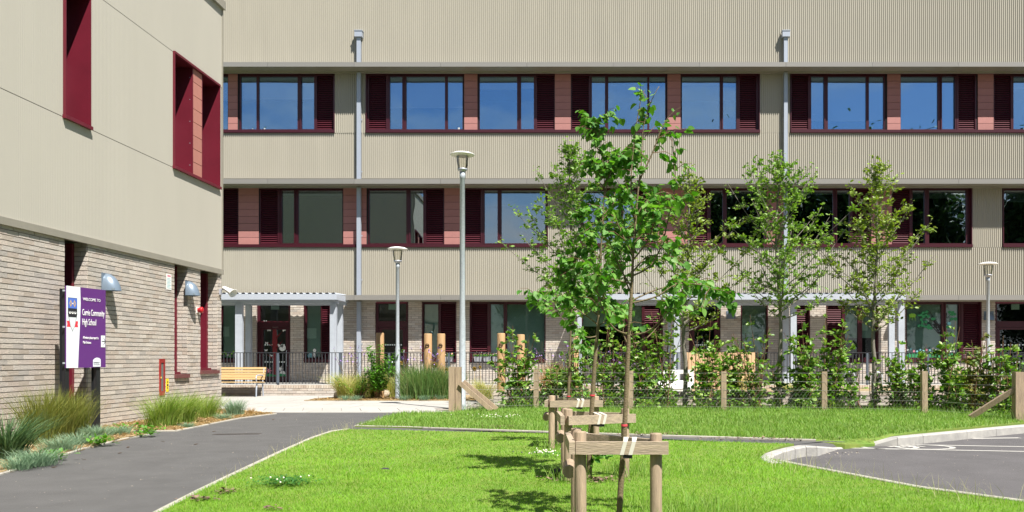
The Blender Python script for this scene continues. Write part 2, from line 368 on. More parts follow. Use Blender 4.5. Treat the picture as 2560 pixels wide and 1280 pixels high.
def text(s, size, o, u, v, m, parent, name='lettering', ext=.001, align='LEFT', sx=1.):
    cu = bpy.data.curves.new(name, 'FONT'); cu.body = s; cu.size = size; cu.extrude = ext; cu.align_x = align; cu.resolution_u = 3
    tmp = bpy.data.objects.new('tmp_text', cu); COL.objects.link(tmp)
    dg = bpy.context.evaluated_depsgraph_get(); me = bpy.data.meshes.new_from_object(tmp.evaluated_get(dg)); me.name = name
    bpy.data.objects.remove(tmp); me.materials.clear(); me.materials.append(m)
    u, v, o = Vector(u).normalized(), Vector(v).normalized(), Vector(o); nn = u.cross(v)
    mxx = Matrix(((u.x*sx, v.x, nn.x, o.x), (u.y*sx, v.y, nn.y, o.y), (u.z*sx, v.z, nn.z, o.z), (0, 0, 0, 1)))
    me.transform(mxx); return link(name, me, parent)
# ================================================================ the long school building, parallel to the picture
Y0, S = 28.57, 73.5
def fx(px): return (px-CX)/S
def fz(py): return H+(CY-py)/S
B = thing('school_building', 'long three storey school building with champagne ribbed cladding and crimson windows', 'building', (0, Y0, 0))
PITCH = .06803
def ribbed(name, a0, a1, z0, z1, pos, m, parent, axis='x', out=-1, depth=.024):
    """real trapezoid ribs: a sheet running along x (facing -y) or along y (facing +x)"""
    n = int(round((a1-a0)/(PITCH if axis == 'x' else .0395))); p = np.linspace(a0, a1, n+1)[:-1]; q = (a1-a0)/n
    prof = [(0, 0), (.34, 0), (.48, 1), (.86, 1)]
    a = np.concatenate([[pp+q*f for f, _ in prof] for pp in p]); h = np.tile([g for _, g in prof], n)
    k = len(a); V = np.zeros((2*k, 3)); d = pos-out*h*depth
    ia, id_ = (0, 1) if axis == 'x' else (1, 0)
    V[:k, ia] = a; V[k:, ia] = a; V[:k, id_] = d; V[k:, id_] = d; V[:k, 2] = z0; V[k:, 2] = z1
    me = bpy.data.meshes.new(name); i = np.arange(k-1)
    fa = np.stack([i, i+1, i+1+k, i+k], 1) if (axis == 'x') else np.stack([i, i+1, i+1+k, i+k], 1)
    me.from_pydata(V.tolist(), [], fa.tolist()); me.materials.append(m); me.update(); return link(name, me, parent)
XL, XR = fx(470), fx(2760)
ZC2, ZC1, ZC0 = H+9.65, H+5.76, H+1.90                       # undersides of the three canopies
TOP = H+13.4
# core behind the cladding: spandrel blocks, back wall, ends, roof
MB().box(XL, XR, Y0+.04, Y0+5, fz(332)-1.62, fz(332)-.02).box(XL, XR, Y0+.04, Y0+5, fz(618)-1.60, fz(618)-.02)\
    .box(XL, XR, Y0+.04, Y0+5, ZC2+.03, TOP-.1).box(XL, XR, Y0+3.2, Y0+3.4, .3, TOP-.1)\
    .box(XL-.2, XL, Y0+.04, Y0+5, 0, TOP-.1).box(XR, XR+.2, Y0+.04, Y0+5, 0, TOP-.1).build('core', M['room'], B)
ribbed('cladding_panel', XL, XR, ZC2+.10, TOP, Y0, M['clad'], B)
MB().box(XL, XR, Y0-.05, Y0+5, TOP, TOP+.12).build('roof_coping', M['flash'], B)
ribbed('cladding_panel', XL, XR, fz(446)+.0, fz(332.5), Y0, M['clad'], B)
ribbed('cladding_panel', XL, XR, fz(738), fz(618.5), Y0, M['clad'], B)

slat_n = [0]; slat_cache = {}
def slats(par, x0, x1, z0, z1, ya, pitch=.072, axis='x', single=True):
    n = int((z1-z0-.01)/pitch); p = (z1-z0)/n
    def prof(mb, z):
        mb.face([(x0, ya, z+.004), (x1, ya, z+.004), (x1, ya+.045, z+p*.72), (x0, ya+.045, z+p*.72)])
        mb.face([(x0, ya, z+.004), (x0, ya, z+.016), (x1, ya, z+.016), (x1, ya, z+.004)][::-1])
        mb.face([(x0, ya, z+.016), (x0, ya+.045, z+p*.72+.012), (x1, ya+.045, z+p*.72+.012), (x1, ya, z+.016)][::-1]); return mb
    if single and slat_n[0]+n <= 300:
        first = prof(MB(), z0).build('slat', M['slat'], par)
        for k in range(1, n): link('slat', first.data, par, Matrix.Translation((0, 0, k*p)))
        slat_n[0] += n
    else:
        mb = MB()
        for k in range(n): prof(mb, z0+k*p)
        mb.build('slats', M['slat'], par, kind='stuff')

tile_cache = {}
def opening(g0, g1, ytop, ybot, els, pane_m, sillz=.095, door=False, single=True):
    x0, x1, zt, zb = fx(g0), fx(g1), fz(ytop), fz(ybot)
    MB().box(x0, x0+.035, Y0-.012, Y0+.20, zb+sillz, zt).box(x1-.035, x1, Y0-.012, Y0+.20, zb+sillz, zt)\
        .box(x0, x1, Y0-.008, Y0+.20, zt, zt+.03).build('window_lining', M['crim'], B)
    if not door: MB().box(x0, x1, Y0-.045, Y0+.22, zb, zb+sillz).build('window_sill', M['crim'], B)
    z0 = zb+sillz if not door else zb
    xs = [e[1] for e in els]; xe = [e[2] for e in els]
    for i, e in enumerate(els):
        c0 = x0+.035 if i == 0 else fx((xe[i-1]+xs[i])/2); c1 = x1-.035 if i == len(els)-1 else fx((xe[i]+xs[i+1])/2)
        a, b = fx(e[1]), fx(e[2]); k = e[0]; o = e[3] if len(e) > 3 else {}
        ztop = o.get('top', zt-.075); zbt = o.get('bot', z0+.055)
        if k == 'P':
            fr = MB(); ya, yb = Y0+.11, Y0+.19
            fr.box(c0, a, ya, yb, z0, zt).box(b, c1, ya, yb, z0, zt).box(a, b, ya, yb, ztop, zt).box(a, b, ya, yb, z0, zbt)
            if o.get('case'):
                fr.box(a-.05, a-.004, ya-.03, ya-.002, zbt-.03, ztop+.03).box(b+.004, b+.05, ya-.03, ya-.002, zbt-.03, ztop+.03)
                fr.box(a-.004, b+.004, ya-.03, ya-.002, ztop+.004, ztop+.03).box(a-.004, b+.004, ya-.03, ya-.002, zbt-.03, zbt-.004)
            f = fr.build('window', M['crim'], B)
            MB().box(a, b, Y0+.150, Y0+.162, zbt, ztop).build('pane', o.get('glass', pane_m), f)
            bl = o.get('blind')
            if bl:
                zz = ztop-(ztop-zbt)*bl
                MB().box(a-.02, b+.02, Y0+.215, Y0+.222, zz, ztop+.02).box(a-.02, b+.02, Y0+.211, Y0+.226, zz-.02, zz).build('blind', o.get('bm', M['blind']), f)
        elif k == 'L':
            f = MB().box(c0, a, Y0+.08, Y0+.19, z0, zt).box(b, c1, Y0+.08, Y0+.19, z0, zt).box(a, b, Y0+.08, Y0+.19, zt-.06, zt).box(a, b, Y0+.08, Y0+.19, z0, z0+.05)\
                .build('louvre', M['crim'], B)
            MB().box(a, b, Y0+.185, Y0+.19, z0+.05, zt-.06).build('backing', M['dark'], f)
            slats(f, a, b, z0+.05, zt-.06, Y0+.105, single=single)
        elif k == 'T':
            MB().box(c0, c1, Y0+.085, Y0+.10, z0, zt).build('panel_backing', M['dark'], B)
            n = 8; th = (zt-z0)/n
            for q in range(n):
                key = (round(b-a, 3), round(th, 3))
                if key not in tile_cache:
                    tile_cache[key] = MB().box(0, b-a, 0, .022, 0, th-.011)
                    bm_ = tile_cache[key]; ob = bm_.build('facade_tile', M['terra'], B); ob.matrix_basis = Matrix.Translation((a, Y0+.058, z0+q*th+.005)); tile_cache[key] = ob.data
                else: link('facade_tile', tile_cache[key], B, Matrix.Translation((a, Y0+.058, z0+q*th+.005)))
C = dict(case=True)
def bl(v, case=False, **k): d = dict(blind=v, case=case); d.update(k); return d
# upper storey
T2, B2 = 183.5, 332
opening(470, 837, T2, B2, [('P', 486, 566, bl(.43)), ('T', 568.5, 592), ('P', 599, 638, bl(.40)), ('P', 644, 741, bl(.40)), ('P', 751, 783, bl(.40, True)), ('L', 790.5, 831)], M['pane'])
opening(914, 1900, T2, B2, [('L', 921, 964), ('P', 972.7, 1004, bl(.57, True)), ('P', 1014, 1111, bl(.57)), ('P', 1118, 1155, bl(.57)), ('T', 1160, 1193),
    ('P', 1198, 1292, bl(.22)), ('P', 1302, 1334, bl(.20, True)), ('L', 1342, 1385), ('T', 1387, 1427), ('L', 1430, 1472), ('P', 1480, 1512.5, bl(.10, True)),
    ('P', 1521, 1619, bl(.06)), ('P', 1624, 1664, bl(.06)), ('T', 1669, 1702), ('P', 1706, 1801, bl(.13)), ('P', 1809, 1842, bl(.13, True)), ('L', 1850.5, 1892)], M['pane'])
opening(1976, 2760, T2, B2, [('L', 1980, 2022), ('P', 2030, 2062, bl(.82, True)), ('P', 2072, 2168, bl(.82)), ('P', 2175, 2212, bl(.82)), ('T', 2220, 2253),
    ('P', 2255, 2348, bl(.98)), ('P', 2358, 2390, bl(.98, True)), ('L', 2399, 2440), ('T', 2447, 2486), ('L', 2489, 2530), ('P', 2537, 2570, bl(.2, True)), ('P', 2580, 2676), ('P', 2683, 2720)], M['pane'])
# middle storey
T1, B1 = 469, 618
opening(470, 1370, T1, B1, [('P', 486, 546), ('L', 555, 592), ('T', 594.5, 645), ('L', 650, 692), ('P', 702, 732.5, bl(.07, True)), ('P', 743, 853.5, bl(.07)), ('T', 857, 915),
    ('P', 921.5, 1014, bl(.02)), ('P', 1025, 1056.5, bl(.02, True)), ('L', 1064, 1107), ('T', 1110, 1153), ('L', 1161, 1201), ('P', 1210.6, 1243, bl(.28, True)), ('P', 1253, 1362.5, bl(.28))], M['pane_mid'])
opening(1452, 2431, T1, B1, [('P', 1459, 1546, bl(.45)), ('P', 1558, 1590, bl(.45, True)), ('L', 1597, 1640), ('T', 1645, 1722), ('L', 1728, 1769), ('P', 1778, 1808, bl(.1, True)), ('P', 1818, 1912, bl(.13)),
    ('T', 1918, 1970), ('P', 1975, 2085, bl(.06)), ('P', 2095, 2126, bl(.06, True)), ('L', 2133, 2176), ('T', 2180, 2231), ('L', 2234, 2276), ('P', 2284, 2315, bl(.13, True)), ('P', 2326, 2419, bl(.13))], M['pane_mid'])
opening(2507, 2760, T1, B1, [('P', 2514, 2610, bl(.2)), ('P', 2620, 2740)], M['pane_mid'])
for a, b, y0, y1 in ((837, 914, T2, 332.5), (1900, 1976, T2, 332.5), (1370, 1452, T1, 618.5), (2431, 2507, T1, 618.5)):
    ribbed('cladding_panel', fx(a), fx(b), fz(y1)+.004, fz(y0)+.03, Y0, M['clad'], B)
    MB().box(fx(a), fx(b), Y0+.03, Y0+.3, fz(y1), fz(y0)+.02).build('backing', M['dark'], B)
# canopies with separate fascia panels
def canopy(x0, x1, zb, th, name):
    c = MB().box(x0+.003, x1-.003, Y0-.655, Y0-.019, zb+.035, zb+th-.012).box(x0+.003, x1-.003, Y0-.10, Y0-.019, zb-.015, zb+.034).build('canopy', M['flash'], B)
    j = fx(669)*73.5/75.3; step = 216/75.3; xx = [x0]
    k = math.floor((x0-j)/step)+1
    while j+k*step < x1-.05: xx.append(j+k*step); k += 1
    xx.append(x1)
    for a, b in zip(xx[:-1], xx[1:]):
        MB().box(a+.004, b-.004, Y0-.678, Y0-.656, zb, zb+th).box(a+.004, b-.004, Y0-.656, Y0-.0195, zb+th-.011, zb+th).build('fascia_panel', M['fascia'], c)
canopy(XL, XR, ZC2, .15, 'c2'); canopy(XL, XR, ZC1, .165, 'c1'); canopy(-8.05, (1440-CX)/75.3, ZC0, .165, 'c0'); canopy((2266-CX)/75.3, XR, ZC0, .165, 'c0')
# downpipes
for px, wd in ((898, .135), (1963.5, .125)):
    x = fx(px)*.997
    p = MB()
    for za, zb_ in ((fz(96), ZC2+.155), (ZC2-.02, ZC1+.17), (ZC1-.02, ZC0+.17), (ZC0-.02, .3)):
        p.box(x-wd/2, x+wd/2, Y0-.16, Y0-.05, zb_, za)
    d = p.build('downpipe', M['pipe'], B)
    MB().box(x-.125, x+.125, Y0-.22, Y0-.02, fz(97), fz(83)).box(x-.14, x+.14, Y0-.235, Y0-.018, fz(83), fz(81)).build('hopper', M['pipe'], d)
    for zz in (fz(300), fz(430), fz(590), fz(700), fz(860)): MB().box(x-wd/2-.03, x+wd/2+.03, Y0-.05, Y0-.02, zz-.015, zz+.015).build('bracket', M['pipe'], d)

# ---- ground storey: brick piers between windows and doors
def brick_face(mb, a0, a1, z0, z1, pos, axis='x', out=-1, proud=.0, L=.225, Hc=.075, jt=.012, pj=.007, keep=None, singles=None):
    """running bond of separate bricks on a plane; the mortar lies behind"""
    nz = int(round((z1-z0)/Hc))
    for k in range(nz):
        za = z0+k*Hc+jt/2; zb = z0+(k+1)*Hc-jt/2
        s = a0-(L/2 if k % 2 else 0)
        while s < a1-1e-4:
            e = s+L; p0, p1 = max(s+pj/2, a0), min(e-pj/2, a1); s = e
            if p1-p0 < .010: continue
            if keep and not keep((p0+p1)/2, (za+zb)/2): continue
            j = R(-.0025, .0035); dz = R(-.0012, .0012)
            if axis == 'x':
                bx = (p0, p1, pos+out*(.008+j), pos-out*.012, za+dz, zb+dz)
            else:
                bx = (pos-out*.012, pos+out*(.008+j), p0, p1, za+dz, zb+dz)
            if singles is not None and singles((p0+p1)/2, (za+zb)/2): MB().box(*bx).build('brick', M['brick'], WING)
            else: mb.box(*bx)
GZT = ZC0-.015; TER = .30
piers = [(470, 548), (592, 640), (726, 760), (826, 937), (1021, 1055), (1141, 1174), (1364, 1452), (1657, 1722), (1802, 1852), (1920, 1990), (2025, 2065), (2196, 2264), (2454, 2488), (2600, 2760)]
SILL = fz(905)
below = [(548, 592), (760, 826), (1055, 1141), (1174, 1364), (1452, 1657), (1852, 1920), (1990, 2025), (2065, 2196), (2264, 2454)]
bk = MB(); mo = MB()
for a, b in piers:
    brick_face(bk, fx(a), fx(b), TER, GZT, Y0); mo.box(fx(a)+.004, fx(b)-.004, Y0+.008, Y0+.32, TER, GZT+.2)
    for xx, sgn in ((fx(a), -1), (fx(b), 1)):
        brick_face(bk, Y0+.012, Y0+.2, TER, GZT, xx-sgn*.004, axis='y', out=sgn, L=.2)
for a, b in below:
    brick_face(bk, fx(a)+.001, fx(b)-.001, TER, SILL-.012, Y0); mo.box(fx(a)-.004, fx(b)+.004, Y0+.009, Y0+.30, TER, SILL-.06)
mo.build('mortar_backing', M['mortar'], B, kind='stuff'); bk.build('brickwork', M['brick'], B, kind='stuff')
GT, GB = 755, 905
LB = M['blind_low']; PG = M['pane_low']
def lb(v=1.0, case=False, bm=None): return dict(blind=v, case=case, bm=bm or LB)
opening(548, 592, GT, GB, [('P', 552, 590, lb())], PG)
opening(760, 826, GT, GB, [('P', 764, 799, lb()), ('L', 803, 825)], PG, single=False)
opening(1055, 1141, GT, GB, [('P', 1059, 1094, lb()), ('L', 1101, 1139)], PG, single=False)
opening(1174, 1364, GT, GB, [('L', 1178, 1218), ('P', 1226, 1258, lb(1, True)), ('P', 1267, 1361, lb())], PG, single=False)
opening(1452, 1657, GT, GB, [('P', 1457, 1562, lb(.40, bm=M['blind_pale'])), ('P', 1569, 1605, lb(.40, True, M['blind_pale'])), ('L', 1612, 1654)], PG, single=False)
opening(1852, 1920, GT, GB, [('P', 1856, 1917, lb())], PG)
opening(1990, 2025, GT, GB, [('L', 1994, 2021)], PG, single=False)
opening(2065, 2196, GT, GB, [('L', 2069, 2107), ('P', 2115, 2147, lb(.62)), ('P', 2158, 2192, lb(.62))], PG, single=False)
opening(2264, 2454, GT, GB, [('P', 2268, 2357, lb()), ('P', 2368, 2400, lb(1, True)), ('L', 2411, 2450)], PG, single=False)
# doors
def door(g0, g1, mid=810, leaf_top=818):
    x0, x1, zt, zm = fx(g0), fx(g1), fz(755), fz(mid); a, b = x0+.10, x1-.10
    d = MB().box(x0+.004, a, Y0+.09, Y0+.19, TER, zt).box(b, x1-.004, Y0+.09, Y0+.19, TER, zt).box(a, b, Y0+.09, Y0+.19, zt-.06, zt)\
        .box(a, b, Y0+.085, Y0+.19, zm-.10, zm+.10).build('door_frame', M['crim'], B)
    MB().box(a, b, Y0+.14, Y0+.152, zm+.10, zt-.06).build('transom_pane', M['pane_low'], d)
    lf = MB().box(a+.01, a+.11, Y0+.10, Y0+.16, TER+.02, zm-.11).box(b-.11, b-.01, Y0+.10, Y0+.16, TER+.02, zm-.11).box(a+.11, b-.11, Y0+.10, Y0+.16, zm-.19, zm-.11)\
        .box(a+.11, b-.11, Y0+.10, Y0+.16, TER+.02, TER+.2).build('door', M['crim'], B)
    MB().box(a+.11, b-.11, Y0+.125, Y0+.135, TER+.2, zm-.19).build('pane', M['pane_low'], lf)
    hx = b-.06
    MB().tube([(hx, Y0+.10, fz(876)), (hx, Y0+.03, fz(876)), (hx, Y0+.03, fz(915)), (hx, Y0+.10, fz(915))], .014, 8).build('handle', M['galv'], lf)
    for zz in (fz(862), fz(905)):
        mb = MB()
        for k in range(9): xx = a+.17+(b-a-.34)*k/8; mb.box(xx-.02, xx+.02, Y0+.1215, Y0+.1235, zz-.02, zz+.02)
        mb.build('safety_markings', M['paper'], lf)
    MB().box((a+b)/2-.14, (a+b)/2+.14, Y0+.155, Y0+.158, zt-.25, zt-.06).build('notice_sheet', M['paper'], d)
    return lf, a, b
dl, da, db = door(640, 727); door(937, 1021); door(1722, 1802); door(2488, 2600)
# window decorations: flat cut-outs stuck inside the glass
def decal(poly, o, m, th=.0015, name='window_sticker', u=(1, 0, 0), v=(0, 0, 1)): return MB().plate(poly, o, u, v, th).build(name, m, B)
def circ(cx, cz, r, n=10, rz=None): return [(cx+r*math.cos(2*math.pi*k/n), cz+(rz or r)*math.sin(2*math.pi*k/n)) for k in range(n)]
yd = Y0+.118
cx_ = fx(684)
decal([(-.10, 0), (.09, 0), (.065, .6), (.09, 1.15), (.05, 1.62), (.0, 1.72), (-.07, 1.6), (-.09, 1.1), (-.06, .55)], (cx_, yd, TER+.22), M['decal_red'])
for (x, z, x2, z2) in ((-.05, 1.0, -.36, 1.2), (.05, .95, .30, 1.25), (.05, 1.3, .28, 1.55), (-.05, .6, -.3, .75)):
    dv = Vector((x2-x, z2-z)).normalized(); pv = Vector((-dv.y, dv.x))*.022
    decal([(x+pv.x, z+pv.y), (x-pv.x, z-pv.y), (x2, z2)], (cx_, yd, TER+.22), M['decal_red'])
decal([(-.12+.0, 0)]+[(.12*math.cos(a), .12*math.sin(a)) for a in np.linspace(math.pi, 0, 9)], (cx_+.02, yd-.002, TER+1.82), M['decal_w'])
decal([(da+.12-cx_, 0), (db-.12-cx_, 0), (db-.12-cx_, .07), (.2, .10), (0, .05), (-.2, .10), (da+.12-cx_, .06)], (cx_, yd-.003, TER+.205), M['decal_g'])
for x, z, s in ((.34, 1.50, .09), (-.20, 1.50, .07), (.20, .95, .09), (-.33, 1.78, .05), (-.28, 1.05, .05), (-.1, .62, .05), (-.3, .8, .05)):
    decal([(0, 0), (s, .8*s), (s*.9, -.1*s), (s*.6, -.8*s), (0, -.25*s), (-.6*s, -.8*s), (-.9*s, -.1*s), (-s, .8*s)], (cx_+x, yd-.002, TER+.3+z), M['decal_w'])
decal(circ(0, 0, .115, 14), (cx_+.26, yd-.002, TER+1.18), M['decal_w']); decal(circ(0, 0, .10, 12), (cx_+.26, yd-.002, TER+.30), M['decal_w'])
def flower(x, z, r, m, y=yd-.002):
    p = []
    for k in range(12): rr = r if k % 2 == 0 else r*.35; a = 2*math.pi*k/12; p.append((rr*math.cos(a), rr*math.sin(a)))
    decal(p, (x, y, z), m)
for x, z, r, m in ((-.20, .40, .12, 'decal_pink'), (.18, .46, .12, 'decal_w'), (-.33, .42, .09, 'decal_w')): flower(cx_+x, TER+z, r, M[m])
for a, b, z0, z1 in ((553, 568, 841, 816), (764, 787, 846, 820), (1856, 1884, 838, 812), (2117, 2128, 826, 804), (2158, 2173, 826, 804)):
    MB().box(fx(a), fx(b), Y0+.168, Y0+.171, fz(z0), fz(z1)).build('notice_sheet', M['paper'], B)
yw = Y0+.145
decal(circ(0, 0, .06, 12), (fx(783), yw, fz(876)), M['decal_w']); decal(circ(0, 0, .05, 10, .09), (fx(783), yw, fz(888)), M['decal_w'])
decal(circ(0, 0, .09, 10, .11), (fx(772), yw-.001, fz(890)), M['decal_cyan'])
for k in range(9): flower(fx(553+4.4*k), fz(884+R(-5, 6)), .06, M[random.choice(['decal_w', 'decal_lg', 'decal_cyan'])], yw)
decal([(fx(552), fz(903)), (fx(590), fz(903))]+[(fx(590-3.8*k), fz(890+(4 if k % 2 else 0))) for k in range(11)], (0, yw+.002, 0), M['decal_g'])
# tree cut-out and flower strip on the right-hand windows
for xa, xb in ((2269, 2356), (2369, 2399)):
    n = int((xb-xa)/3.6)
    decal([(fx(xa), fz(899)), (fx(xb), fz(899))]+[(fx(xb-(xb-xa)*k/n), fz(881+(6 if k % 2 else 0))) for k in range(n+1)], (0, yw+.002, 0), M['decal_g'])
    for k in range(int((xb-xa)/8)): flower(fx(xa+4+8*k), fz(875+R(-4, 5)), .055, M[random.choice(['decal_w', 'decal_pink', 'decal_w', 'decal_cyan'])], yw)
tb = MB(); root = (2352, 832)
random.seed(3)
for k in range(26):
    t = Vector((R(2298, 2398), R(775, 828))); 
    if 2356 < t.x < 2368: t.x = 2372
    s0 = Vector(root)+Vector((R(-4, 4), R(-20, 4))); 
    for q0, q1 in (((s0), s0.lerp(t, .5)+Vector((R(-3, 3), R(-5, 5)))),):
        for aa, bb, wq in ((q0, q1, .9), (q1, t, .55)):
            d_ = (bb-aa).normalized(); pn = Vector((-d_.y, d_.x))*wq
            tb.plate([(fx(aa.x+pn.x), fz(aa.y+pn.y)), (fx(aa.x-pn.x), fz(aa.y-pn.y)), (fx(bb.x-pn.x), fz(bb.y-pn.y)), (fx(bb.x+pn.x), fz(bb.y+pn.y))], (0, yw+.004-.00005*k, 0), (1, 0, 0), (0, 0, 1), .0004)
tb.build('window_sticker', M['decal_k'], B)
for k in range(30):
    x, y = R(2300, 2398), R(778, 826)
    if 2355 < x < 2369: continue
    decal([(fx(x+R(3, 6)*math.cos(a)), fz(y+R(2.5, 5)*math.sin(a))) for a in np.linspace(0, 5.6, 8)], (0, yw-.001-.0002*k, 0), M['decal_g'])
decal(circ(0, 0, .13, 10, .07), (fx(2285), yw, fz(788)), M['decal_lg'])
for s in (-1, 0, 1): decal([(s*.07-.02, 0), (s*.07+.02, 0), (s*.12, -.16)], (fx(2285), yw-.001, fz(791)), M['decal_lg'])
decal(circ(0, 0, .07, 6, .06), (fx(2377), yw-.008, fz(808)), M['decal_cyan'])
# little things on the upper sills
def sillpot(px, py, s, label, plant=True):
    t = thing('flower_pot', label, 'pot', (fx(px), Y0+.185, fz(py)))
    MB().lathe((fx(px), Y0+.182, fz(py)), [(0, 0), (.028*s, 0), (.04*s, .075*s), (.034*s, .075*s), (0, .06*s)], 10).build('pot_body', M['white'], t)
    if plant:
        n = 24; p = np.tile([fx(px), Y0+.182, fz(py)+.07*s], (n, 1)); d = RNG.normal(0, 1, (n, 3)); d[:, 2] = abs(d[:, 2])+.4; d[:, 1] *= .15; d /= np.linalg.norm(d, axis=1, keepdims=True)
        np_mesh('plant', scatter(OVAL_V, p, d, RNG.uniform(.05, .11, n)*s), OVAL_F, 7, M['weed'], t)
sillpot(627, 323.5, .9, 'small white pot with a looped sprig on the upper window sill'); sillpot(657, 323.5, 1.1, 'small white pot with leafy green plant on the upper window sill')
sillpot(1145, 323.5, 1.3, 'empty white tub on the upper sill beside the tiles', False); sillpot(1653, 323.5, 1.5, 'empty white box tub on upper sill behind the lime tree tip', False)

# ================================================================ free-standing entrance canopies
def entrance(xl, xr, cols, label, yf=26.9, yb=28.22, zb=None, zt=None):
    s = F/yf; zb = H+(CY-749)/s; zt = H+(CY-735)/s
    t = thing('entrance_canopy', label, 'canopy', ((xl+xr)/2, yf, TER))
    MB().box(xl, xr, yf, yf+.035, zb, zt).build('fascia', M['canopy'], t)
    MB().box(xr-.035, xr, yf+.036, yb, zb, zt).build('fascia', M['canopy'], t)
    MB().box(xl+.02, xr-.04, yf+.25, yf+.37, zb-.11, zb+.02).box(xl+.02, xr-.04, yb-.14, yb-.02, zb-.11, zb+.02).build('beam', M['canopy'], t)
    ribs = MB(); n = int((xr-xl-.1)/.2)
    for k in range(n):
        x = xl+.05+k*(xr-xl-.1)/n; q = (xr-xl-.1)/n
        for a, b in ((0, .35), (.5, .85)):
            za = zt+.008 if a == 0 else zt+.05
            ribs.face([(x+a*q, yf+.04, za), (x+b*q, yf+.04, za), (x+b*q, yb, za+.03), (x+a*q, yb, za+.03)])
        for a, b, z1, z2 in ((.35, .5, .008, .05), (.85, 1., .05, .008)):
            ribs.face([(x+a*q, yf+.04, zt+z1), (x+b*q, yf+.04, zt+z2), (x+b*q, yb, zt+z2+.03), (x+a*q, yb, zt+z1+.03)])
    ribs.build('roof_sheet', M['canopy'], t)
    MB().box(xl+.04, xr-.04, yf+.04, yb-.01, zb+.03, zb+.06).build('soffit', M['canopy'], t)
    for x, y, wd in cols: MB().box(x-wd/2, x+wd/2, y-.07, y+.07, TER, zb-.11).box(x-wd/2-.05, x+wd/2+.05, y-.12, y+.12, TER, TER+.015).build('column', M['galv2'], t)
def cxy(px, Y): return ((px-CX)*Y/F, Y)
entrance(-12.6, (841.6-CX)*26.9/F, [(*cxy(598.5, 27.2), .22), (*cxy(622, 28.14), .18), (*cxy(834, 27.2), .20), (*cxy(850, 28.14), .19)], 'grey steel entrance canopy on square columns behind the wooden bench')
entrance((1440-CX)*26.9/F, (2265-CX)*26.9/F, [(*cxy(1449, 27.2), .14), (*cxy(1692, 27.2), .2), (*cxy(1676, 28.14), .16), (*cxy(1983, 27.2), .19), (*cxy(1964, 28.14), .2), (*cxy(2252, 27.2), .2), (*cxy(2228, 28.14), .19)],
         'long grey steel entrance canopy on square columns behind the hedge trees')

# ================================================================ the brick wing on the left, running towards the camera
WX = -8.0
def wy(px): return WX*F/(px-CX)
WY1, WYN = 18.45, -12.0
WING = thing('school_wing', 'nearer school wing of pale brick below smooth champagne cladding', 'building', (WX, WY1, 0))
WZC = H+1.865; WZT = H+7.66
z_s, z_h = H+3.71, H+5.89                                    # sill and head of the cladding windows
wins = [(wy(155), wy(220)), (wy(430), wy(545))]
slots = [(wy(160), wy(218), .0), (wy(435), wy(468.5), H-.36), (wy(500), wy(543.5), H-.30)]
xb = WX-.40
# core with deep recesses at the openings
core = MB()
ys = sorted([WYN, WY1-.03]+[q for a in wins for q in a])
segs_up = [(WYN, wins[0][0]), (wins[0][1], wins[1][0]), (wins[1][1], WY1-.03)]
for a, b in segs_up: core.box(xb, WX-.03, a+.003, b-.003, WZC, WZT)
for a, b in wins: core.box(xb, WX-.03, a-.003, b+.003, WZC, z_s-.02).box(xb, WX-.03, a-.003, b+.003, z_h+.02, WZT)
core.box(-24, xb, WYN, WY1-.03, 0.0, WZT)
core.box(xb, WX-.03, WYN, slots[0][0]-.002, 0, WZC-.001).box(xb, WX-.03, slots[0][1]+.002, slots[1][0]-.002, 0, WZC-.001)\
    .box(xb, WX-.03, slots[1][1]+.002, slots[2][0]-.002, 0, WZC-.001).box(xb, WX-.03, slots[2][1]+.002, WY1-.03, 0, WZC-.001)
for a, b, z in slots[1:]: core.box(xb, WX-.03, a-.002, b+.002, 0, z-.05)
core.build('core', M['mortar'], WING)
# cladding sheets around the windows, with a joint at sill level and one at head level
def cl(a, b, z0, z1): ribbed('cladding_panel', a, b, z0, z1, WX+.02, M['clad_side'], WING, 'y', +1, .0012)
jt = .010
cl(WYN, WY1, WZC+.02, z_s-.03-jt)
for a, b in segs_up: cl(a, b, z_s-.03, z_h+.02)
cl(WYN, WY1, z_h+.02+jt, WZT)
for a, b in wins:
    MB().box(WX-.03, WX-.02, a, b, z_s-.05, z_s-.04).build('backing', M['dark'], WING)
MB().box(WX-.029, WX-.018, WYN, WY1-.04, z_s-.06, z_s-.02).box(WX-.029, WX-.018, WYN, WY1-.04, z_h, z_h+.05).build('joint_backing', M['dark'], WING)
MB().box(WX-.03, WX+.05, WYN, WY1+.04, WZC-.05, WZC+.055).build('base_flashing', M['flash'], WING)
MB().box(WX-.3, WX+.085, WYN, WY1+.06, WZT-.02, WZT+.16).build('roof_capping', M['flash'], WING)
MB().box(WX-.02, WX+.035, WY1-.005, WY1+.035, WZC+.06, WZT-.03).build('corner_trim', M['flash'], WING)
# rear face of the wing (seen mirrored in the middle windows)
MB().box(-24, WX-.03, WY1-.028, WY1+.02, 3.2, WZT).build('rear_cladding', M['clad_side'], WING)
MB().box(-21.2, -19.4, WY1+.021, WY1+.05, WZT-2.6, WZT-1.9).build('vent', M['dark'], WING)
for xx in (-22, -18, -13.5): MB().box(xx, xx+2.4, WY1+.021, WY1+.04, 3.6, 5.3).build('window', M['dark'], WING)
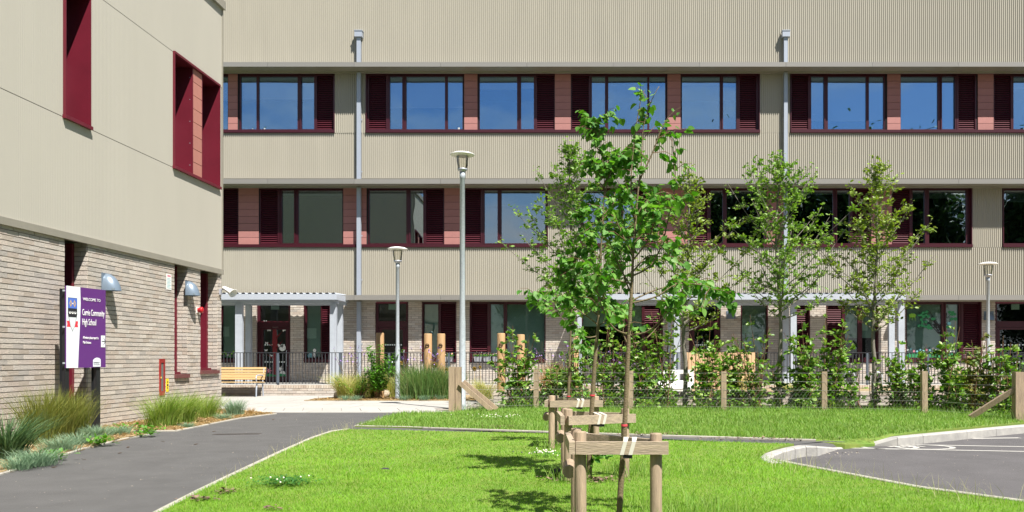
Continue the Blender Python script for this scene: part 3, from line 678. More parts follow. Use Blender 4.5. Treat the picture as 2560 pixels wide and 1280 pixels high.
# window linings
for i, (a, b) in enumerate(wins):
    f = MB()
    zh_ = z_h-.12 if i == 0 else z_h
    f.box(xb+.02, WX+.055, a, a+.022, z_s, z_h).box(xb+.02, WX+.055, b-.022, b, z_s, z_h)
    f.box(xb+.02, WX+.06, a, b, zh_, z_h+.045).box(xb+.02, WX+.075, a-.02, b+.02, z_s-.055, z_s)
    fr = f.build('window', M['crim_in'], WING)
    if i == 0:
        MB().box(xb+.03, xb+.05, a+.022, b-.022, z_s, z_h).build('pane', M['pane_mid'], fr)
    else:
        t0, t1 = wy(480), wy(505)
        MB().box(xb+.02, WX+.01, t0, t0+.03, z_s, z_h).box(xb+.02, WX+.01, t1-.03, t1, z_s, z_h).build('lining', M['crim_in'], fr)
        MB().box(xb+.02, WX-.02, t0+.03, t1-.03, z_s, z_h).build('backing', M['dark'], fr)
        n = 8; th = (z_h-z_s)/n; first = None
        for k in range(n):
            mxk = Matrix.Translation((0, 0, z_s+k*th+.005))
            if first is None: first = MB().box(WX-.012, WX+.012, t0+.033, t1-.033, 0, th-.012).build('facade_tile', M['terra_l'], fr); first.matrix_basis = mxk
            else: link('facade_tile', first.data, fr, mxk)
        MB().box(xb+.03, xb+.05, a+.022, t0, z_s, z_h).build('pane', M['pane_mid'], fr); MB().box(xb+.03, xb+.05, t1, b-.022, z_s, z_h).build('pane', M['pane_mid'], fr)
        rv = MB()
        for z in np.linspace(z_s+.2, z_h-.2, 5): rv.box(WX-.05, WX-.035, t0-.004, t0, z-.006, z+.006)
        rv.build('rivets', M['galv'], fr)
# ground floor slots: brick reveal, then a crimson liner, then glass
for i, (a, b, z) in enumerate(slots):
    f = MB().box(xb+.02, WX-.20, b-.075, b-.012, z, WZC-.05).box(xb+.02, WX-.24, a, a+.03, z, WZC-.05).build('window', M['crim_in'], WING)
    MB().box(xb+.03, xb+.045, a+.03, b-.075, z, WZC-.05).build('pane', M['pane_mid'], f)
    if i == 2:
        sl = MB()
        for k in range(34): zz = z+.05+k*.062; sl.box(WX-.30, WX-.19, a+.031, a+.075, zz, zz+.02)
        sl.build('slats', M['crim'], f, kind='stuff')
    if z > .1:
        MB().box(WX-.22, WX+.055, a-.01, b+.0, z-.05, z+.02).build('window_sill', mat('sill_paint', (.13, .045, .045), .5), WING)
        MB().box(WX-.26, WX-.10, a+.03, b-.075, z+.021, z+.07).build('sill_upstand', M['crim_in'], WING)
    rb = MB(); brick_face(rb, WX-.20, WX-.002, 0 if z < .1 else z+.03, WZC-.055, b-.006, axis='x', out=-1, L=.2)
    rb.build('brick_reveal', M['brick'], WING, kind='stuff')
# the brick face: the bricks nearest the camera are separate objects, the rest are one mesh
def keepf(y, z):
    for a, b, zs in slots:
        if a-.0 < y < b+.0 and z > zs-.05: return False
    return True
nb = [0]
def single(y, z):
    if 11.3 < y < wy(158) and z > .30 and nb[0] < 298: nb[0] += 1; return True
    return False
mb = MB(); ZB = WZC-.055
edges = [6.0]+[q for s in slots for q in (s[0], s[1])]+[WY1]
brick_face(mb, 6.0, slots[0][0], 0, ZB, WX, 'y', 1, singles=single)
brick_face(mb, slots[0][1], slots[1][0], 0, ZB, WX, 'y', 1)
brick_face(mb, slots[1][1], slots[2][0], 0, ZB, WX, 'y', 1); brick_face(mb, slots[2][1], WY1, 0, ZB, WX, 'y', 1)
for a, b, z in slots[1:]: brick_face(mb, a, b, 0, round((z-.05)/.075)*.075, WX, 'y', 1)
brick_face(mb, WX-3, WX-.004, 0, ZB, WY1, 'x', 1)
mb.build('brickwork', M['brick'], WING, kind='stuff')
MB().box(WX-.034, WX-.010, 6.0, slots[0][0], 0, ZB).box(WX-.034, WX-.010, slots[0][1], slots[1][0], 0, ZB).box(WX-.034, WX-.010, slots[1][1], slots[2][0], 0, ZB).box(WX-.034, WX-.010, slots[2][1], WY1-.01, 0, ZB).build('mortar_backing', M['mortar'], WING, kind='stuff')
MB().box(WX-.028, WX+.002, WYN, 6.0, 0, ZB).build('brick_face', M['brick'], WING)
# ================================================================ ground
def sheet(name, poly, z, m, sub=None): 
    mb = MB(); mb.face([(p[0], p[1], z) for p in poly]); return mb.build(name, m, kind='structure')
sheet('ground', [(-400, -400), (400, -400), (400, 400), (-400, 400)], -.13, M['lawnbase'])
# road bay on the right, lower than the lawn by a kerb's height
sheet('road', [(1.0, -20), (60, -20), (60, 26), (1.0, 26)], -.10, M['road'])
# asphalt path in front of the wing
path_poly = [(-8, -20), (-.2, -20), (-.2, 6), G(600, 1183)[:2], G(700, 1135)[:2], G(780, 1098)[:2], G(870, 1076)[:2], G(1400, 1084)[:2], G(1640, 1100)[:2], G(2010, 1112)[:2], G(2100, 1116)[:2], G(2160, 1110)[:2], G(2130, 1106)[:2], G(1640, 1092)[:2], G(1000, 1071)[:2], G(960, 1050)[:2], (-3.6, 17.6), (-9, 17.6), (-9, 6)]
path_poly = [(-8.2, -20), (.5, -20), (.5, 5.2), (-1.5, 7.2), (-1.4, 13.4)]+[G(1400, 1088)[:2], G(1640, 1104)[:2], G(1965, 1113.5)[:2], G(2060, 1103.5)[:2], G(1640, 1091)[:2], G(1000, 1070)[:2]]+[(-3.3, 17.55), (-8.2, 17.55)]
sheet('path', path_poly, 0.0, M['asphalt'])
mb = MB(); mb.face([G(1965, 1113.5, 0), G(2074, 1118.5, -.07), G(2186, 1107.6, -.07), G(2060, 1101.5, 0)]); mb.face([G(1965, 1113.5, -.09), G(1965, 1113.5, 0), G(2074, 1118.5, -.07), G(2074, 1118.5, -.09)]); mb.build('path_ramp', M['asphalt'], kind='structure')
# lawns
LAWN1 = [G(x, y)[:2] for x, y in ((-200, 1640), (150, 1420), (410, 1280), (500, 1232), (600, 1183), (700, 1135), (780, 1099), (830, 1082), (872, 1076), (1100, 1081), (1400, 1088), (1640, 1104), (1900, 1111), (1985, 1113), (1955, 1119), (1925, 1130), (1907, 1140), (1925, 1152),
         (1945, 1156), (2095, 1186), (2297, 1225), (2560, 1262), (3000, 1335), (4200, 1560), (4200, 1640))]
LAWN2 = [G(x, y)[:2] for x, y in ((888, 1068), (1000, 1070), (1640, 1091), (2000, 1102), (2112, 1104.5), (2185, 1098), (2226, 1088.5), (2300, 1082), (2407, 1072.5), (2560, 1058.5), (2900, 1040), (2700, 1034), (2313, 1028), (1810, 1024), (1340, 1020), (1180, 1026), (1125, 1033), (1000, 1036), (950, 1049))]
def lawn(name, poly, z=.02, low={}):
    me = bpy.data.meshes.new(name); xs = [p[0] for p in poly]; ys = [p[1] for p in poly]
    me.from_pydata([(p[0], p[1], low.get(i, z)) for i, p in enumerate(poly)]+[(p[0], p[1], -.125) for p in poly], [], [tuple(range(len(poly)))]+[(i, (i+1) % len(poly), len(poly)+(i+1) % len(poly), len(poly)+i) for i in range(len(poly))])
    me.materials.append(M['lawnbase']); me.update(); return link(name, me, kind='structure')
lawn('lawn', LAWN1); lawn('lawn', LAWN2, low={4: -.035, 5: -.068, 6: -.01})
# strips of planting soil by the wing wall
BED1 = [(-8, 8), G(-250, 1262)[:2], G(0, 1187)[:2], G(90, 1160)[:2], G(125, 1150)[:2], G(250, 1113)[:2], G(378, 1086)[:2], (-7.2, 12.95), (-8, 13.2)]
BED2 = [(-8, 13.55), (-7.0, 13.05), G(440, 1078)[:2], G(520, 1062)[:2], G(600, 1046)[:2], G(690, 1035)[:2], (-7.0, 17.6), (-8, 18.5)]
for b in (BED1, BED2): MB().prism(b, -.01, .015).build('planting_bed', M['straw_bed'], kind='structure')
# paving in front of the plinth wall: separate slabs
MB().box(-14, -2.55, 17.5, 25.15, -.10, -.004).build('paving_base', M['mortar'], kind='structure')
pav = link('paving', None); pav['kind'] = 'structure'
def slab(x0, x1, y0, y1, sk=0.):
    g = .006; dx = sk*(y1-y0); dx0 = sk*(y0-17.5)
    p = [(x0+g+dx0, y0+g), (x1-g+dx0, y0+g), (x1-g+dx0+dx, y1-g), (x0+g+dx0+dx, y1-g)]
    z = R(-.0015, .0015); MB().prism(p, -.003, .012+z).build('slab', M['slab'], pav)
rows = [(17.5, 18.0, 1.2), (18.0, 19.0, .42), (19.0, 19.5, 1.1), (19.5, 20.3, .75), (20.3, 21.0, .6), (21.0, 21.8, .75), (21.8, 22.6, .6), (22.6, 23.4, .75), (23.4, 24.3, .6), (24.3, 25.15, .75)]
for i, (y0, y1, wd) in enumerate(rows):
    x = -13.6+R(0, wd)
    xe = -2.75 if y0 < 21.9 else (-6.9 if y0 < 24.9 else -7.3)
    while x < xe-.3: slab(x, min(x+wd, xe), y0, y1, -.30 if i == 1 else 0); x += wd
# edging along path and road, kerb stones
def stones(name, pts, wd, h, length, m, piece, z0=-.03, jt=.006, z1s=None):
    root = link(name, None); root['kind'] = 'structure'
    pts = [Vector((p[0], p[1], 0)) for p in pts]; acc = []
    for a, b in zip(pts[:-1], pts[1:]):
        n = max(1, round((b-a).length/length))
        for k in range(n): acc.append((a.lerp(b, k/n), a.lerp(b, (k+1)/n)))
    for i, (a, b) in enumerate(acc):
        d = (b-a).normalized(); p = Vector((-d.y, d.x, 0))*wd/2; a2, b2 = a+d*jt/2, b-d*jt/2
        hh = h if not callable(h) else h(i/max(1, len(acc)-1)); ha, hb = (hh, hh) if not isinstance(hh, tuple) else hh
        q = [a2-p, b2-p, b2+p, a2+p]; mb = MB(); hs = [ha, hb, hb, ha]
        bv = min(.02, wd*.15); pc = p*(1-2*bv/wd)
        top = [a2-pc, b2-pc, b2+pc, a2+pc]
        mb.v = [(v.x, v.y, z0) for v in q]+[(v.x, v.y, t-bv) for v, t in zip(q, hs)]+[(v.x, v.y, t) for v, t in zip(top, hs)]
        for lo, hi in ((0, 4), (4, 8)):
            for k in range(4): j = (k+1) % 4; mb.f.append((lo+k, lo+j, hi+j, hi+k))
        mb.f.append((8, 9, 10, 11)); mb.mi = [0]*len(mb.f); mb.build(piece, m, root)
GG = lambda pts, z=0: [G(x, y, z)[:2] for x, y in pts]
stones('path_edging', GG([(-60, 1570), (150, 1418), (300, 1338), (410, 1278), (500, 1231), (600, 1182), (700, 1134), (780, 1098), (830, 1081), (870, 1076)]), .05, .03, .9, M['edging'], 'edging_stone')
stones('path_edging', GG([(-250, 1265), (0, 1188), (90, 1161), (125, 1151), (200, 1126), (250, 1114), (300, 1101), (378, 1087)]), .045, .022, .9, M['edging'], 'edging_stone')
stones('path_edging', GG([(330, 1079.5), (440, 1079), (520, 1063), (600, 1047), (690, 1035.5)]), .045, .022, .9, M['edging'], 'edging_stone')
stones('path_edging', GG([(888, 1067.5), (1000, 1069.5), (1100, 1073), (1640, 1091), (2000, 1102), (2040, 1103)]), .05, .028, .9, M['edging'], 'edging_stone')
stones('path_edging', GG([(888, 1067.5), (950, 1049), (1000, 1036.5)]), .05, .028, .9, M['edging'], 'edging_stone')
KZ = .03
def kerb_run(pts, wd, m, z0=-.115):
    root = link('road_kerb', None); root['kind'] = 'structure'; q = [Vector(G(x, y, z)) for x, y, z in pts]; P_ = []
    for a_, b_ in zip(q[:-1], q[1:]):
        n = max(1, round((b_-a_).length/.8))
        for k in range(n): P_.append(a_.lerp(b_, k/n))
    P_.append(q[-1]); nn = len(P_); nor = []
    for i in range(nn):
        d_ = P_[min(i+1, nn-1)]-P_[max(i-1, 0)]; d_.z = 0; d_.normalize(); nor.append(Vector((-d_.y, d_.x, 0))*wd/2)
    for i in range(nn-1):
        a_, b_ = P_[i], P_[i+1]; dd = (b_-a_).normalized()*.004; mb = MB(); bv = .018
        A1, A2, B1, B2 = a_+dd-nor[i], a_+dd+nor[i], b_-dd-nor[i+1], b_-dd+nor[i+1]; base = [A1, B1, B2, A2]
        ctr = (A1+A2+B1+B2)/4; top = [v.lerp(ctr, 0) for v in base]
        mb.v = [(v.x, v.y, z0) for v in base]+[(v.x, v.y, max(z0+.01, v.z-bv)) for v in base]
        for v, nr in zip(base, (nor[i], nor[i+1], -nor[i+1], -nor[i])): w_ = v+nr.normalized()*bv; mb.v.append((w_.x, w_.y, v.z))
        for lo, hi in ((0, 4), (4, 8)):
            for k in range(4): j = (k+1) % 4; mb.f.append((lo+k, lo+j, hi+j, hi+k))
        mb.f.append((8, 9, 10, 11)); mb.mi = [0]*9; mb.build('kerb_stone', m, root)
kerb_run([(2900, 1041, KZ), (2560, 1062, KZ), (2480, 1069, KZ), (2407, 1076, KZ), (2297, 1086, KZ), (2236, 1092, KZ), (2174, 1109.5, -.075), (2082, 1118.5, -.075), (2030, 1114.5, KZ), (2005, 1114, KZ), (1975, 1119, KZ), (1944, 1127, KZ), (1922, 1135, KZ), (1914, 1142, KZ), (1924, 1151, KZ), (1944, 1157, KZ)], .14, M['kerb'])
stones('road_kerb', GG([(1944, 1157), (2095, 1186), (2297, 1225), (2560, 1261), (3000, 1334), (4200, 1558)], 0), .06, .035, .9, M['edging'], 'edging_stone', -.115)
# painted lines on the road
def line(pts, wd, z=-.096):
    mb = MB()
    for a, b in zip(pts[:-1], pts[1:]):
        a, b = Vector(G(*a, z)), Vector(G(*b, z)); d = (b-a).normalized(); p = Vector((-d.y, d.x, 0))*wd/2
        mb.face([a-p, b-p, b+p, a+p])
    return mb.build('road_marking', M['paint'], kind='structure')
line([(2188, 1110), (2560, 1116.5), (2900, 1122.5)], .085); line([(2100, 1119.5), (2560, 1128.5), (2900, 1135)], .085)
line([(2428, 1096), (2550, 1094.5)], .12); line([(2252, 1103), (2300, 1100.5), (2346, 1099.5)], .10)
# cycle symbol, lying flat between the two lines
bz = -.096
def bc(px, py): return Vector(G(px, py, bz))
sy = MB()
for c in ((2222, 1117.3), (2312, 1117.6)):
    c0 = bc(*c)
    for k in range(16):
        a0, a1 = 2*math.pi*k/16, 2*math.pi*(k+1)/16
        sy.face([c0+Vector((math.cos(a)*r*.42, math.sin(a)*r*.32, 0)) for a, r in ((a0, .8), (a1, .8), (a1, 1), (a0, 1))])
for a, b in (((2222, 1117.3), (2250, 1114.5)), ((2250, 1114.5), (2290, 1114.5)), ((2290, 1114.5), (2312, 1117.6)), ((2250, 1114.5), (2268, 1117.6)), ((2268, 1117.6), (2290, 1114.5))):
    A, B_ = bc(*a), bc(*b); d = (B_-A).normalized(); p = Vector((-d.y, d.x, 0))*.03; sy.face([A-p, B_-p, B_+p, A+p])
for i, v in enumerate(sy.v): sy.v[i] = (v[0], v[1], bz+.0005*(i//4 % 5))
sy.build('road_marking', M['paint'], kind='structure')
# drain strip across the path
ds = MB(); a, b = Vector(G(537, 1086)), Vector(G(648, 1085))
for k in range(14):
    c = a.lerp(b, (k+.5)/14); ds.obox(c+Vector((0, 0, .001)), (.033, 0, 0), (.008, .05, 0), (0, 0, .004))
tag(ds.build('drain_strip', mat('drain_iron', (.07, .055, .05), .8, ns=30, na=.5)), 'narrow rough drain strip set across the asphalt path', 'drain')
# terrace and its brick plinth with upright coping bricks
MB().box(-14, 17.5, 25.32, Y0+3.2, 0, TER).build('terrace', M['slab'], kind='structure')
pl = thing('plinth_wall', 'low brick plinth wall with upright coping bricks under the grey railing', 'wall', (-3, 25.2, 0))
pb = MB(); brick_face(pb, -13.5, 17.2, 0, .225, 25.2); pb.build('brickwork', M['brick'], pl, kind='stuff')
MB().box(-13.5, 17.2, 25.208, 25.316, 0, .30).build('mortar_backing', M['mortar'], pl)
cp = MB(); x = -13.5; first = None; nc = 0
while x < 17.2:
    if -11.2 < x < 11.0 and nc < 299:
        if first is None: first = MB().box(0, .066, 25.19, 25.318, .229, .325).build('coping_brick', M['cap'], pl); first.matrix_basis = Matrix.Translation((x, 0, 0))
        else: link('coping_brick', first.data, pl, Matrix.Translation((x, R(-.002, .002), R(-.002, .002))))
        nc += 1
    else: cp.box(x, x+.066, 25.19, 25.318, .229, .325)
    x += .0755
cp.build('coping', M['cap'], pl, kind='stuff')
# raised bed behind the hedge: low brick wall and soil
MB().box(-2.1, 17.5, 20.32, 25.18, -.05, .22).build('raised_bed_soil', M['straw_bed'], kind='structure')
lw = thing('garden_wall', 'low pale brick retaining wall behind the wire fence and hedge', 'wall', (4, 20.2, 0))
lb_ = MB(); brick_face(lb_, -2.2, 17.5, 0, .225, 20.2, L=.225); lb_.build('brickwork', M['brick'], lw, kind='stuff')
lb_ = MB(); brick_face(lb_, 20.2, 25.1, 0, .225, -2.2, 'y', -1); lb_.build('brickwork', M['brick'], lw, kind='stuff')
MB().box(-2.19, 17.5, 20.208, 20.31, -.02, .24).box(-2.195, -2.1, 20.31, 25.1, -.02, .24).build('mortar_backing', M['mortar'], lw, kind='stuff')
cp = MB(); x = -2.2; first = None
while x < 17.4:
    if first is None: first = MB().box(0, .215, 20.185, 20.315, .243, .335).build('coping_brick', M['cap'], lw); first.matrix_basis = Matrix.Translation((x, 0, 0))
    else: link('coping_brick', first.data, lw, Matrix.Translation((x, R(-.003, .003), R(-.003, .003))))
    x += .226
MB().prism([(-7.4, 22.1), (-2.9, 22.1), (-2.9, 25.12), (-7.0, 25.12)], -.003, .03).build('planting_bed', M['straw_bed'], kind='structure')

# ================================================================ railing
rl = thing('terrace_railing', 'dark grey metal railing with thin upright bars along the terrace', 'railing', (1, 25.26, TER))
RX0, RX1 = -11.4, 13.6
MB().box(RX0, RX1, 25.235, 25.285, 1.285, 1.305).build('top_rail', M['rail'], rl); MB().box(RX0, RX1, 25.235, 25.285, .352, .372).build('bottom_rail', M['rail'], rl)
first = None; x = RX0+.04; posts_px = [695, 826+24, 973, 1122, 1255, 1410, 1570, 1693, 1845, 1990, 2168, 2320, 2475, 2570]
px_x = [(p-CX)*25.26/F for p in posts_px]
while x < RX1:
    if all(abs(x-q) > .05 for q in px_x):
        if first is None: first = MB().box(-.0095, .0095, 25.252, 25.268, .372, 1.285).build('baluster', M['rail'], rl); first.matrix_basis = Matrix.Translation((x, 0, 0))
        else: link('baluster', first.data, rl, Matrix.Translation((x, 0, 0)))
    x += .0985
first = None
for q in px_x:
    if first is None: first = MB().box(-.03, .03, 25.235, 25.285, .327, 1.30).build('post', M['railpost'], rl); first.matrix_basis = Matrix.Translation((q, 0, 0))
    else: link('post', first.data, rl, Matrix.Translation((q, 0, 0)))

# ================================================================ lamp posts
def lamp(px, pbase, ptop, label, Y=None, z0=0., rot=0.):
    if Y is None: x, Y, _ = G(px, pbase)
    else: x = (px-CX)*Y/F
    s = F/Y; zt = H+(CY-ptop)/s; t = thing('lamp_post', label, 'street lamp', (x, Y, z0))
    hp = zt-.43
    MB().lathe((x, Y, 0), [(.070, z0), (.070, z0+.10), (.064, z0+.11), (.060, z0+1.4), (.046, z0+1.5), (.044, hp-.14), (.052, hp-.13), (.052, hp-.02), (.0, hp-.02)] if zt < 5 else
               [(.078, z0), (.078, z0+.12), (.071, z0+.13), (.068, z0+1.9), (.060, z0+2.1), (.055, hp-.16), (.064, hp-.15), (.064, hp-.02), (0, hp-.02)], 20).build('pole', M['galv'], t, True)
    MB().lathe((x, Y, hp), [(.04, -.03), (.066, 0), (.108, .035), (.112, .06), (.07, .062), (0, .062)], 20).build('neck', M['lampgrey'], t, True)
    MB().lathe((x, Y, hp), [(.100, .062), (.122, .20), (.135, .34)], 24).build('diffuser', M['lampglass'], t, True)
    MB().lathe((x, Y, hp), [(0, .335), (.12, .335), (.245, .352), (.268, .366), (.262, .376), (.20, .405), (.10, .425), (0, .432)], 32).build('lamp_hood', M['white'], t, True)
    MB().tube([(x-.06, Y-.07, hp+.05), (x-.075, Y-.08, hp+.2), (x-.07, Y-.08, hp+.34)], .007, 6).build('cable', M['lampgrey'], t)
lamp(1156, 1025, 380, 'tall galvanised lamp post beside the double wooden fence post')
lamp(994, 1001, 617, 'shorter grey lamp post standing in the grasses before the railing')
lamp(2470, 0, 655, 'slim grey lamp post behind the hedge by the right door', Y=24.4, z0=.2)

# ================================================================ sign
A, Bv = Vector((-7.56, 12.24, 0)), Vector((-7.46, 13.07, 0)); u = (Bv-A).normalized(); nrm = Vector((u.y, -u.x, 0)); L = (Bv-A).length
zb, zt = H-27/171.6, H+(893-714)/171.6; hh = zt-zb; up = Vector((0, 0, 1))
sg = thing('school_sign', 'purple and white school welcome sign on two black posts', 'sign', ((A+Bv)/2), 0)
def sp(a, b, e=0): return A+u*a+up*(zb+b)+nrm*e                # point on the board
MB().obox(sp(L/2, hh/2, -.012), u*L/2, nrm*.010, up*hh/2).build('board', M['sign_purple'], sg)
wpan = [(0, 0), (L*.28, 0), (L*.30, hh*.25), (L*.33, hh*.55), (L*.345, hh*.8), (L*.335, hh), (0, hh)]
MB().plate(wpan, sp(0, 0, -.001), u, up, .003).build('white_panel', M['sign_white'], sg)
for q in (.05, .84):
    c = A+u*L*q-nrm*.066; MB().obox(c+up*(zt-.04)/2, u*.020, nrm*.040, up*(zt-.04)/2).obox(c+nrm*.040+up*(zt-.04)/2, u*.04, nrm*.005, up*(zt-.04)/2).obox(c-nrm*.040+up*(zt-.04)/2, u*.04, nrm*.005, up*(zt-.04)/2).build('post', M['sign_post'], sg)
for b in (.06, .5, .94): MB().obox(sp(-.012, hh*b, -.03), u*.012, nrm*.012, up*.012).build('bolt', M['galv'], sg)
e = .004; tx = L*.40
text('WELCOME TO', .062, sp(tx, hh*.84, e), u, up, M['ink_w'], sg, sx=.93)
text('Currie Community', .135, sp(tx*.95, hh*.655, e), u, up, M['ink_w'], sg, sx=.46); text('High School', .135, sp(tx*.95, hh*.535, e), u, up, M['ink_w'], sg, sx=.46)
text('All visitors please report to', .060, sp(tx, hh*.36, e), u, up, M['ink_w'], sg, sx=.50); text('Main Entrance', .060, sp(tx, hh*.30, e), u, up, M['ink_w'], sg, sx=.50)
MB().plate([(L*.87, hh*.26), (L*.98, hh*.26), (L*.98, hh*.41), (L*.87, hh*.41)], sp(0, 0, .001), u, up, .002).build('arrow_panel', M['sign_white'], sg)
ar = MB(); ax0 = L*.89; az0 = hh*.335
ar.plate([(ax0, az0-.006), (ax0+.07, az0-.006), (ax0+.07, az0+.006), (ax0, az0+.006)], sp(0, 0, .0035), u, up, .001)
ar.plate([(ax0+.035, az0+.05), (ax0+.075, az0), (ax0+.035, az0-.05), (ax0+.045, az0-.05), (ax0+.085, az0), (ax0+.045, az0+.05)][::-1], sp(0, 0, .0036), u, up, .001)
ar.build('arrow', M['ink_k'], sg)
MB().plate([(L*.66, .012), (L*.86, .012), (L*.86, .125), (L*.82, .145), (L*.76, .152), (L*.70, .138), (L*.66, .112)], sp(0, 0, .001), u, up, .002).build('council_panel', M['sign_white'], sg)
text('\u00b7EDINBVRGH\u00b7'.replace('V', 'U'), .034, sp(L*.668, .062, .0035), u, up, M['ink_k'], sg, sx=.66); text('THE CITY OF EDINBURGH COUNCIL', .013, sp(L*.675, .038, .0035), u, up, M['ink_k'], sg, sx=.62)
# crest: shield in three bands with lozenges, crescents, book and ribbon
cxr, sw, s0, s1 = L*.145, L*.105, hh*.455, hh*.855
def cr_(poly, m, k, name='crest'): MB().plate(poly, sp(0, 0, .0015+.0009*k), u, up, .0008).build(name, m, sg)
cr_([(cxr-sw*1.32, hh*.50), (cxr+sw*1.32, hh*.50), (cxr+sw*1.2, hh*.535), (cxr+sw*1.32, hh*.575), (cxr-sw*1.32, hh*.575), (cxr-sw*1.2, hh*.535)], M['ink_red'], 0, 'crest_ribbon')
o_ = .006
cr_([(cxr-sw-o_, s1+o_), (cxr-sw-o_, s0+hh*.20), (cxr-sw*.55, s0+hh*.06), (cxr, s0-o_*2), (cxr+sw*.55, s0+hh*.06), (cxr+sw+o_, s0+hh*.20), (cxr+sw+o_, s1+o_)], M['ink_k'], 1)
cr_([(cxr-sw, s1-.0), (cxr-sw, s1-hh*.125), (cxr+sw, s1-hh*.125), (cxr+sw, s1)], M['ink_blue'], 2)
cr_([(cxr-sw*.85, s0+hh*.165), (cxr-sw*.5, s0+hh*.06), (cxr, s0+.0), (cxr+sw*.5, s0+hh*.06), (cxr+sw*.85, s0+hh*.165)], M['ink_grey'], 2)
for q in (-.45, .45):
    cr_([(cxr+sw*(q-.30), s1-hh*.065), (cxr+sw*q, s1-hh*.110), (cxr+sw*(q+.30), s1-hh*.065), (cxr+sw*q, s1-hh*.02)], M['ink_gold'], 3)
    cr_([(cxr+sw*(q-.14), s1-hh*.065), (cxr+sw*q, s1-hh*.088), (cxr+sw*(q+.14), s1-hh*.065), (cxr+sw*q, s1-hh*.042)], M['ink_blue'], 4)
cr_(circ(cxr, s1-hh*.065, sw*.12, 8), M['ink_w'], 4)
for q in (-.6, 0, .6):
    cc = (cxr+sw*q, s1-hh*.175); cr_(circ(*cc, sw*.26, 12), M['ink_w'], 3); cr_(circ(cc[0], cc[1]+sw*.14, sw*.20, 12), M['ink_k'], 4); cr_(circ(cc[0], cc[1]+sw*.1, sw*.07, 8), M['ink_w'], 5)
for q in (-1, 1): cr_([(cxr+q*.002, s0+hh*.075), (cxr+q*sw*.36, s0+hh*.085), (cxr+q*sw*.36, s0+hh*.15), (cxr+q*.002, s0+hh*.14)][::(1 if q > 0 else -1)], M['ink_w'], 3)

# ================================================================ things on the walls
def dome_lamp(o, out, along, rw, h, pr, label):
    """quarter-round wall lamp: a hood that swells outwards to an open flat bottom"""
    o, out, along = Vector(o), Vector(out), Vector(along); mb = MB(); na, nh = 10, 7; up = Vector((0, 0, 1)); rows = []
    for i in range(nh+1):
        t = i/nh; f = math.sqrt(max(0, 1-(t*.97)**2.2)); row = []
        for k in range(na+1):
            a = math.pi*k/na; row.append(len(mb.v)); mb.v.append(tuple(o+along*(math.cos(a)*rw*f)+out*(.015+math.sin(a)*(pr-.015)*(.25*(1-t)+.75*f if t > 0 else 1)*(1 if t < 1 else .6))+up*(h*t)))
        rows.append(row)
    for i in range(nh):
        for k in range(na): mb.f.append((rows[i][k], rows[i][k+1], rows[i+1][k+1], rows[i+1][k])); mb.mi.append(0)
    mb.f.append(tuple(rows[-1])); mb.mi.append(0)
    t = thing('wall_lamp', label, 'wall lamp', o); mb.build('lamp_hood', M['blue_grey'], t, True)
    c = o+out*.0; MB().obox(o+out*.010+up*h*.5, along*rw*.95, out*.008, up*h*.52).build('back_plate', M['blue_grey'], t)
    MB().obox(o+out*pr*.42+up*.025, along*rw*.8, out*pr*.38, up*.006).build('lens', M['lampglass'], t)
def onwing(px, py): Yw = wy(px); return Vector((WX+.008, Yw, H+(CY-py)*Yw/F))
o = onwing(264, 727); dome_lamp(o, (1, 0, 0), (0, 1, 0), .15, .285, .25, 'blue grey quarter-round wall lamp nearest the school sign')
o = onwing(470, 739); dome_lamp(o, (1, 0, 0), (0, 1, 0), .15, .285, .23, 'blue grey quarter-round wall lamp between the two narrow wing windows')
dome_lamp((fx(2471), Y0-.01, fz(800)), (0, -1, 0), (1, 0, 0), .175, .29, .24, 'dark dome wall lamp on the brick pier by the right door')
dome_lamp((fx(1827), Y0-.01, fz(797)), (0, -1, 0), (1, 0, 0), .165, .26, .24, 'dark dome wall lamp on the shaded pier under the long canopy')
# horn loudspeaker at the wing corner
o = onwing(548, 730); o.x = WX+.01
t = thing('horn_speaker', 'white horn loudspeaker on a bracket at the brick corner', 'loudspeaker', o)
MB().obox(o+Vector((.02, 0, 0)), (.02, 0, 0), (0, .03, 0), (0, 0, .06)).obox(o+Vector((.09, .0, .055)), (.08, 0, 0), (0, .015, 0), (0, 0, .012)).build('bracket', M['lampgrey'], t)
d = Vector((.86, -.12, -.48)).normalized(); c0 = o+Vector((.08, 0, .10)); us = d.cross(Vector((0, 0, 1))).normalized(); vs = us.cross(d)
hb = MB(); prof = [(0, .035), (.02, .05), (.10, .06), (.17, .075), (.25, .10), (.27, .125), (.272, .115), (.2, .06), (.12, .02)]; nn_ = 16
for dd, r in prof:
    for k in range(nn_): a = 2*math.pi*k/nn_; hb.v.append(tuple(c0+d*dd+(us*math.cos(a)*1.15+vs*math.sin(a)*.8)*r))
for i in range(len(prof)-1):
    for k in range(nn_): k2 = (k+1) % nn_; hb.f.append((i*nn_+k, i*nn_+k2, (i+1)*nn_+k2, (i+1)*nn_+k)); hb.mi.append(0)
hb.f.append(tuple(range(nn_))); hb.mi.append(0); hb.build('horn', M['white'], t, True)
# fire bell
o = onwing(493, 775); t = thing('fire_bell', 'small round red fire alarm sounder on the brick pier', 'alarm', o)
bmb = MB(); 
for dd, r in ((0, .045), (.05, .045), (.055, .062), (.10, .062), (.11, .05), (.112, 0.001)):
    for k in range(16): a = 2*math.pi*k/16; bmb.v.append((o.x+dd, o.y+math.cos(a)*r, o.z+math.sin(a)*r))
for i in range(5):
    for k in range(16): k2 = (k+1) % 16; bmb.f.append((i*16+k, i*16+k2, (i+1)*16+k2, (i+1)*16+k)); bmb.mi.append(0)
bmb.build('sounder', M['red2'], t, True); MB().box(o.x-.005, o.x+.012, o.y-.06, o.y+.06, o.z-.06, o.z+.06).build('base_plate', M['white'], t)
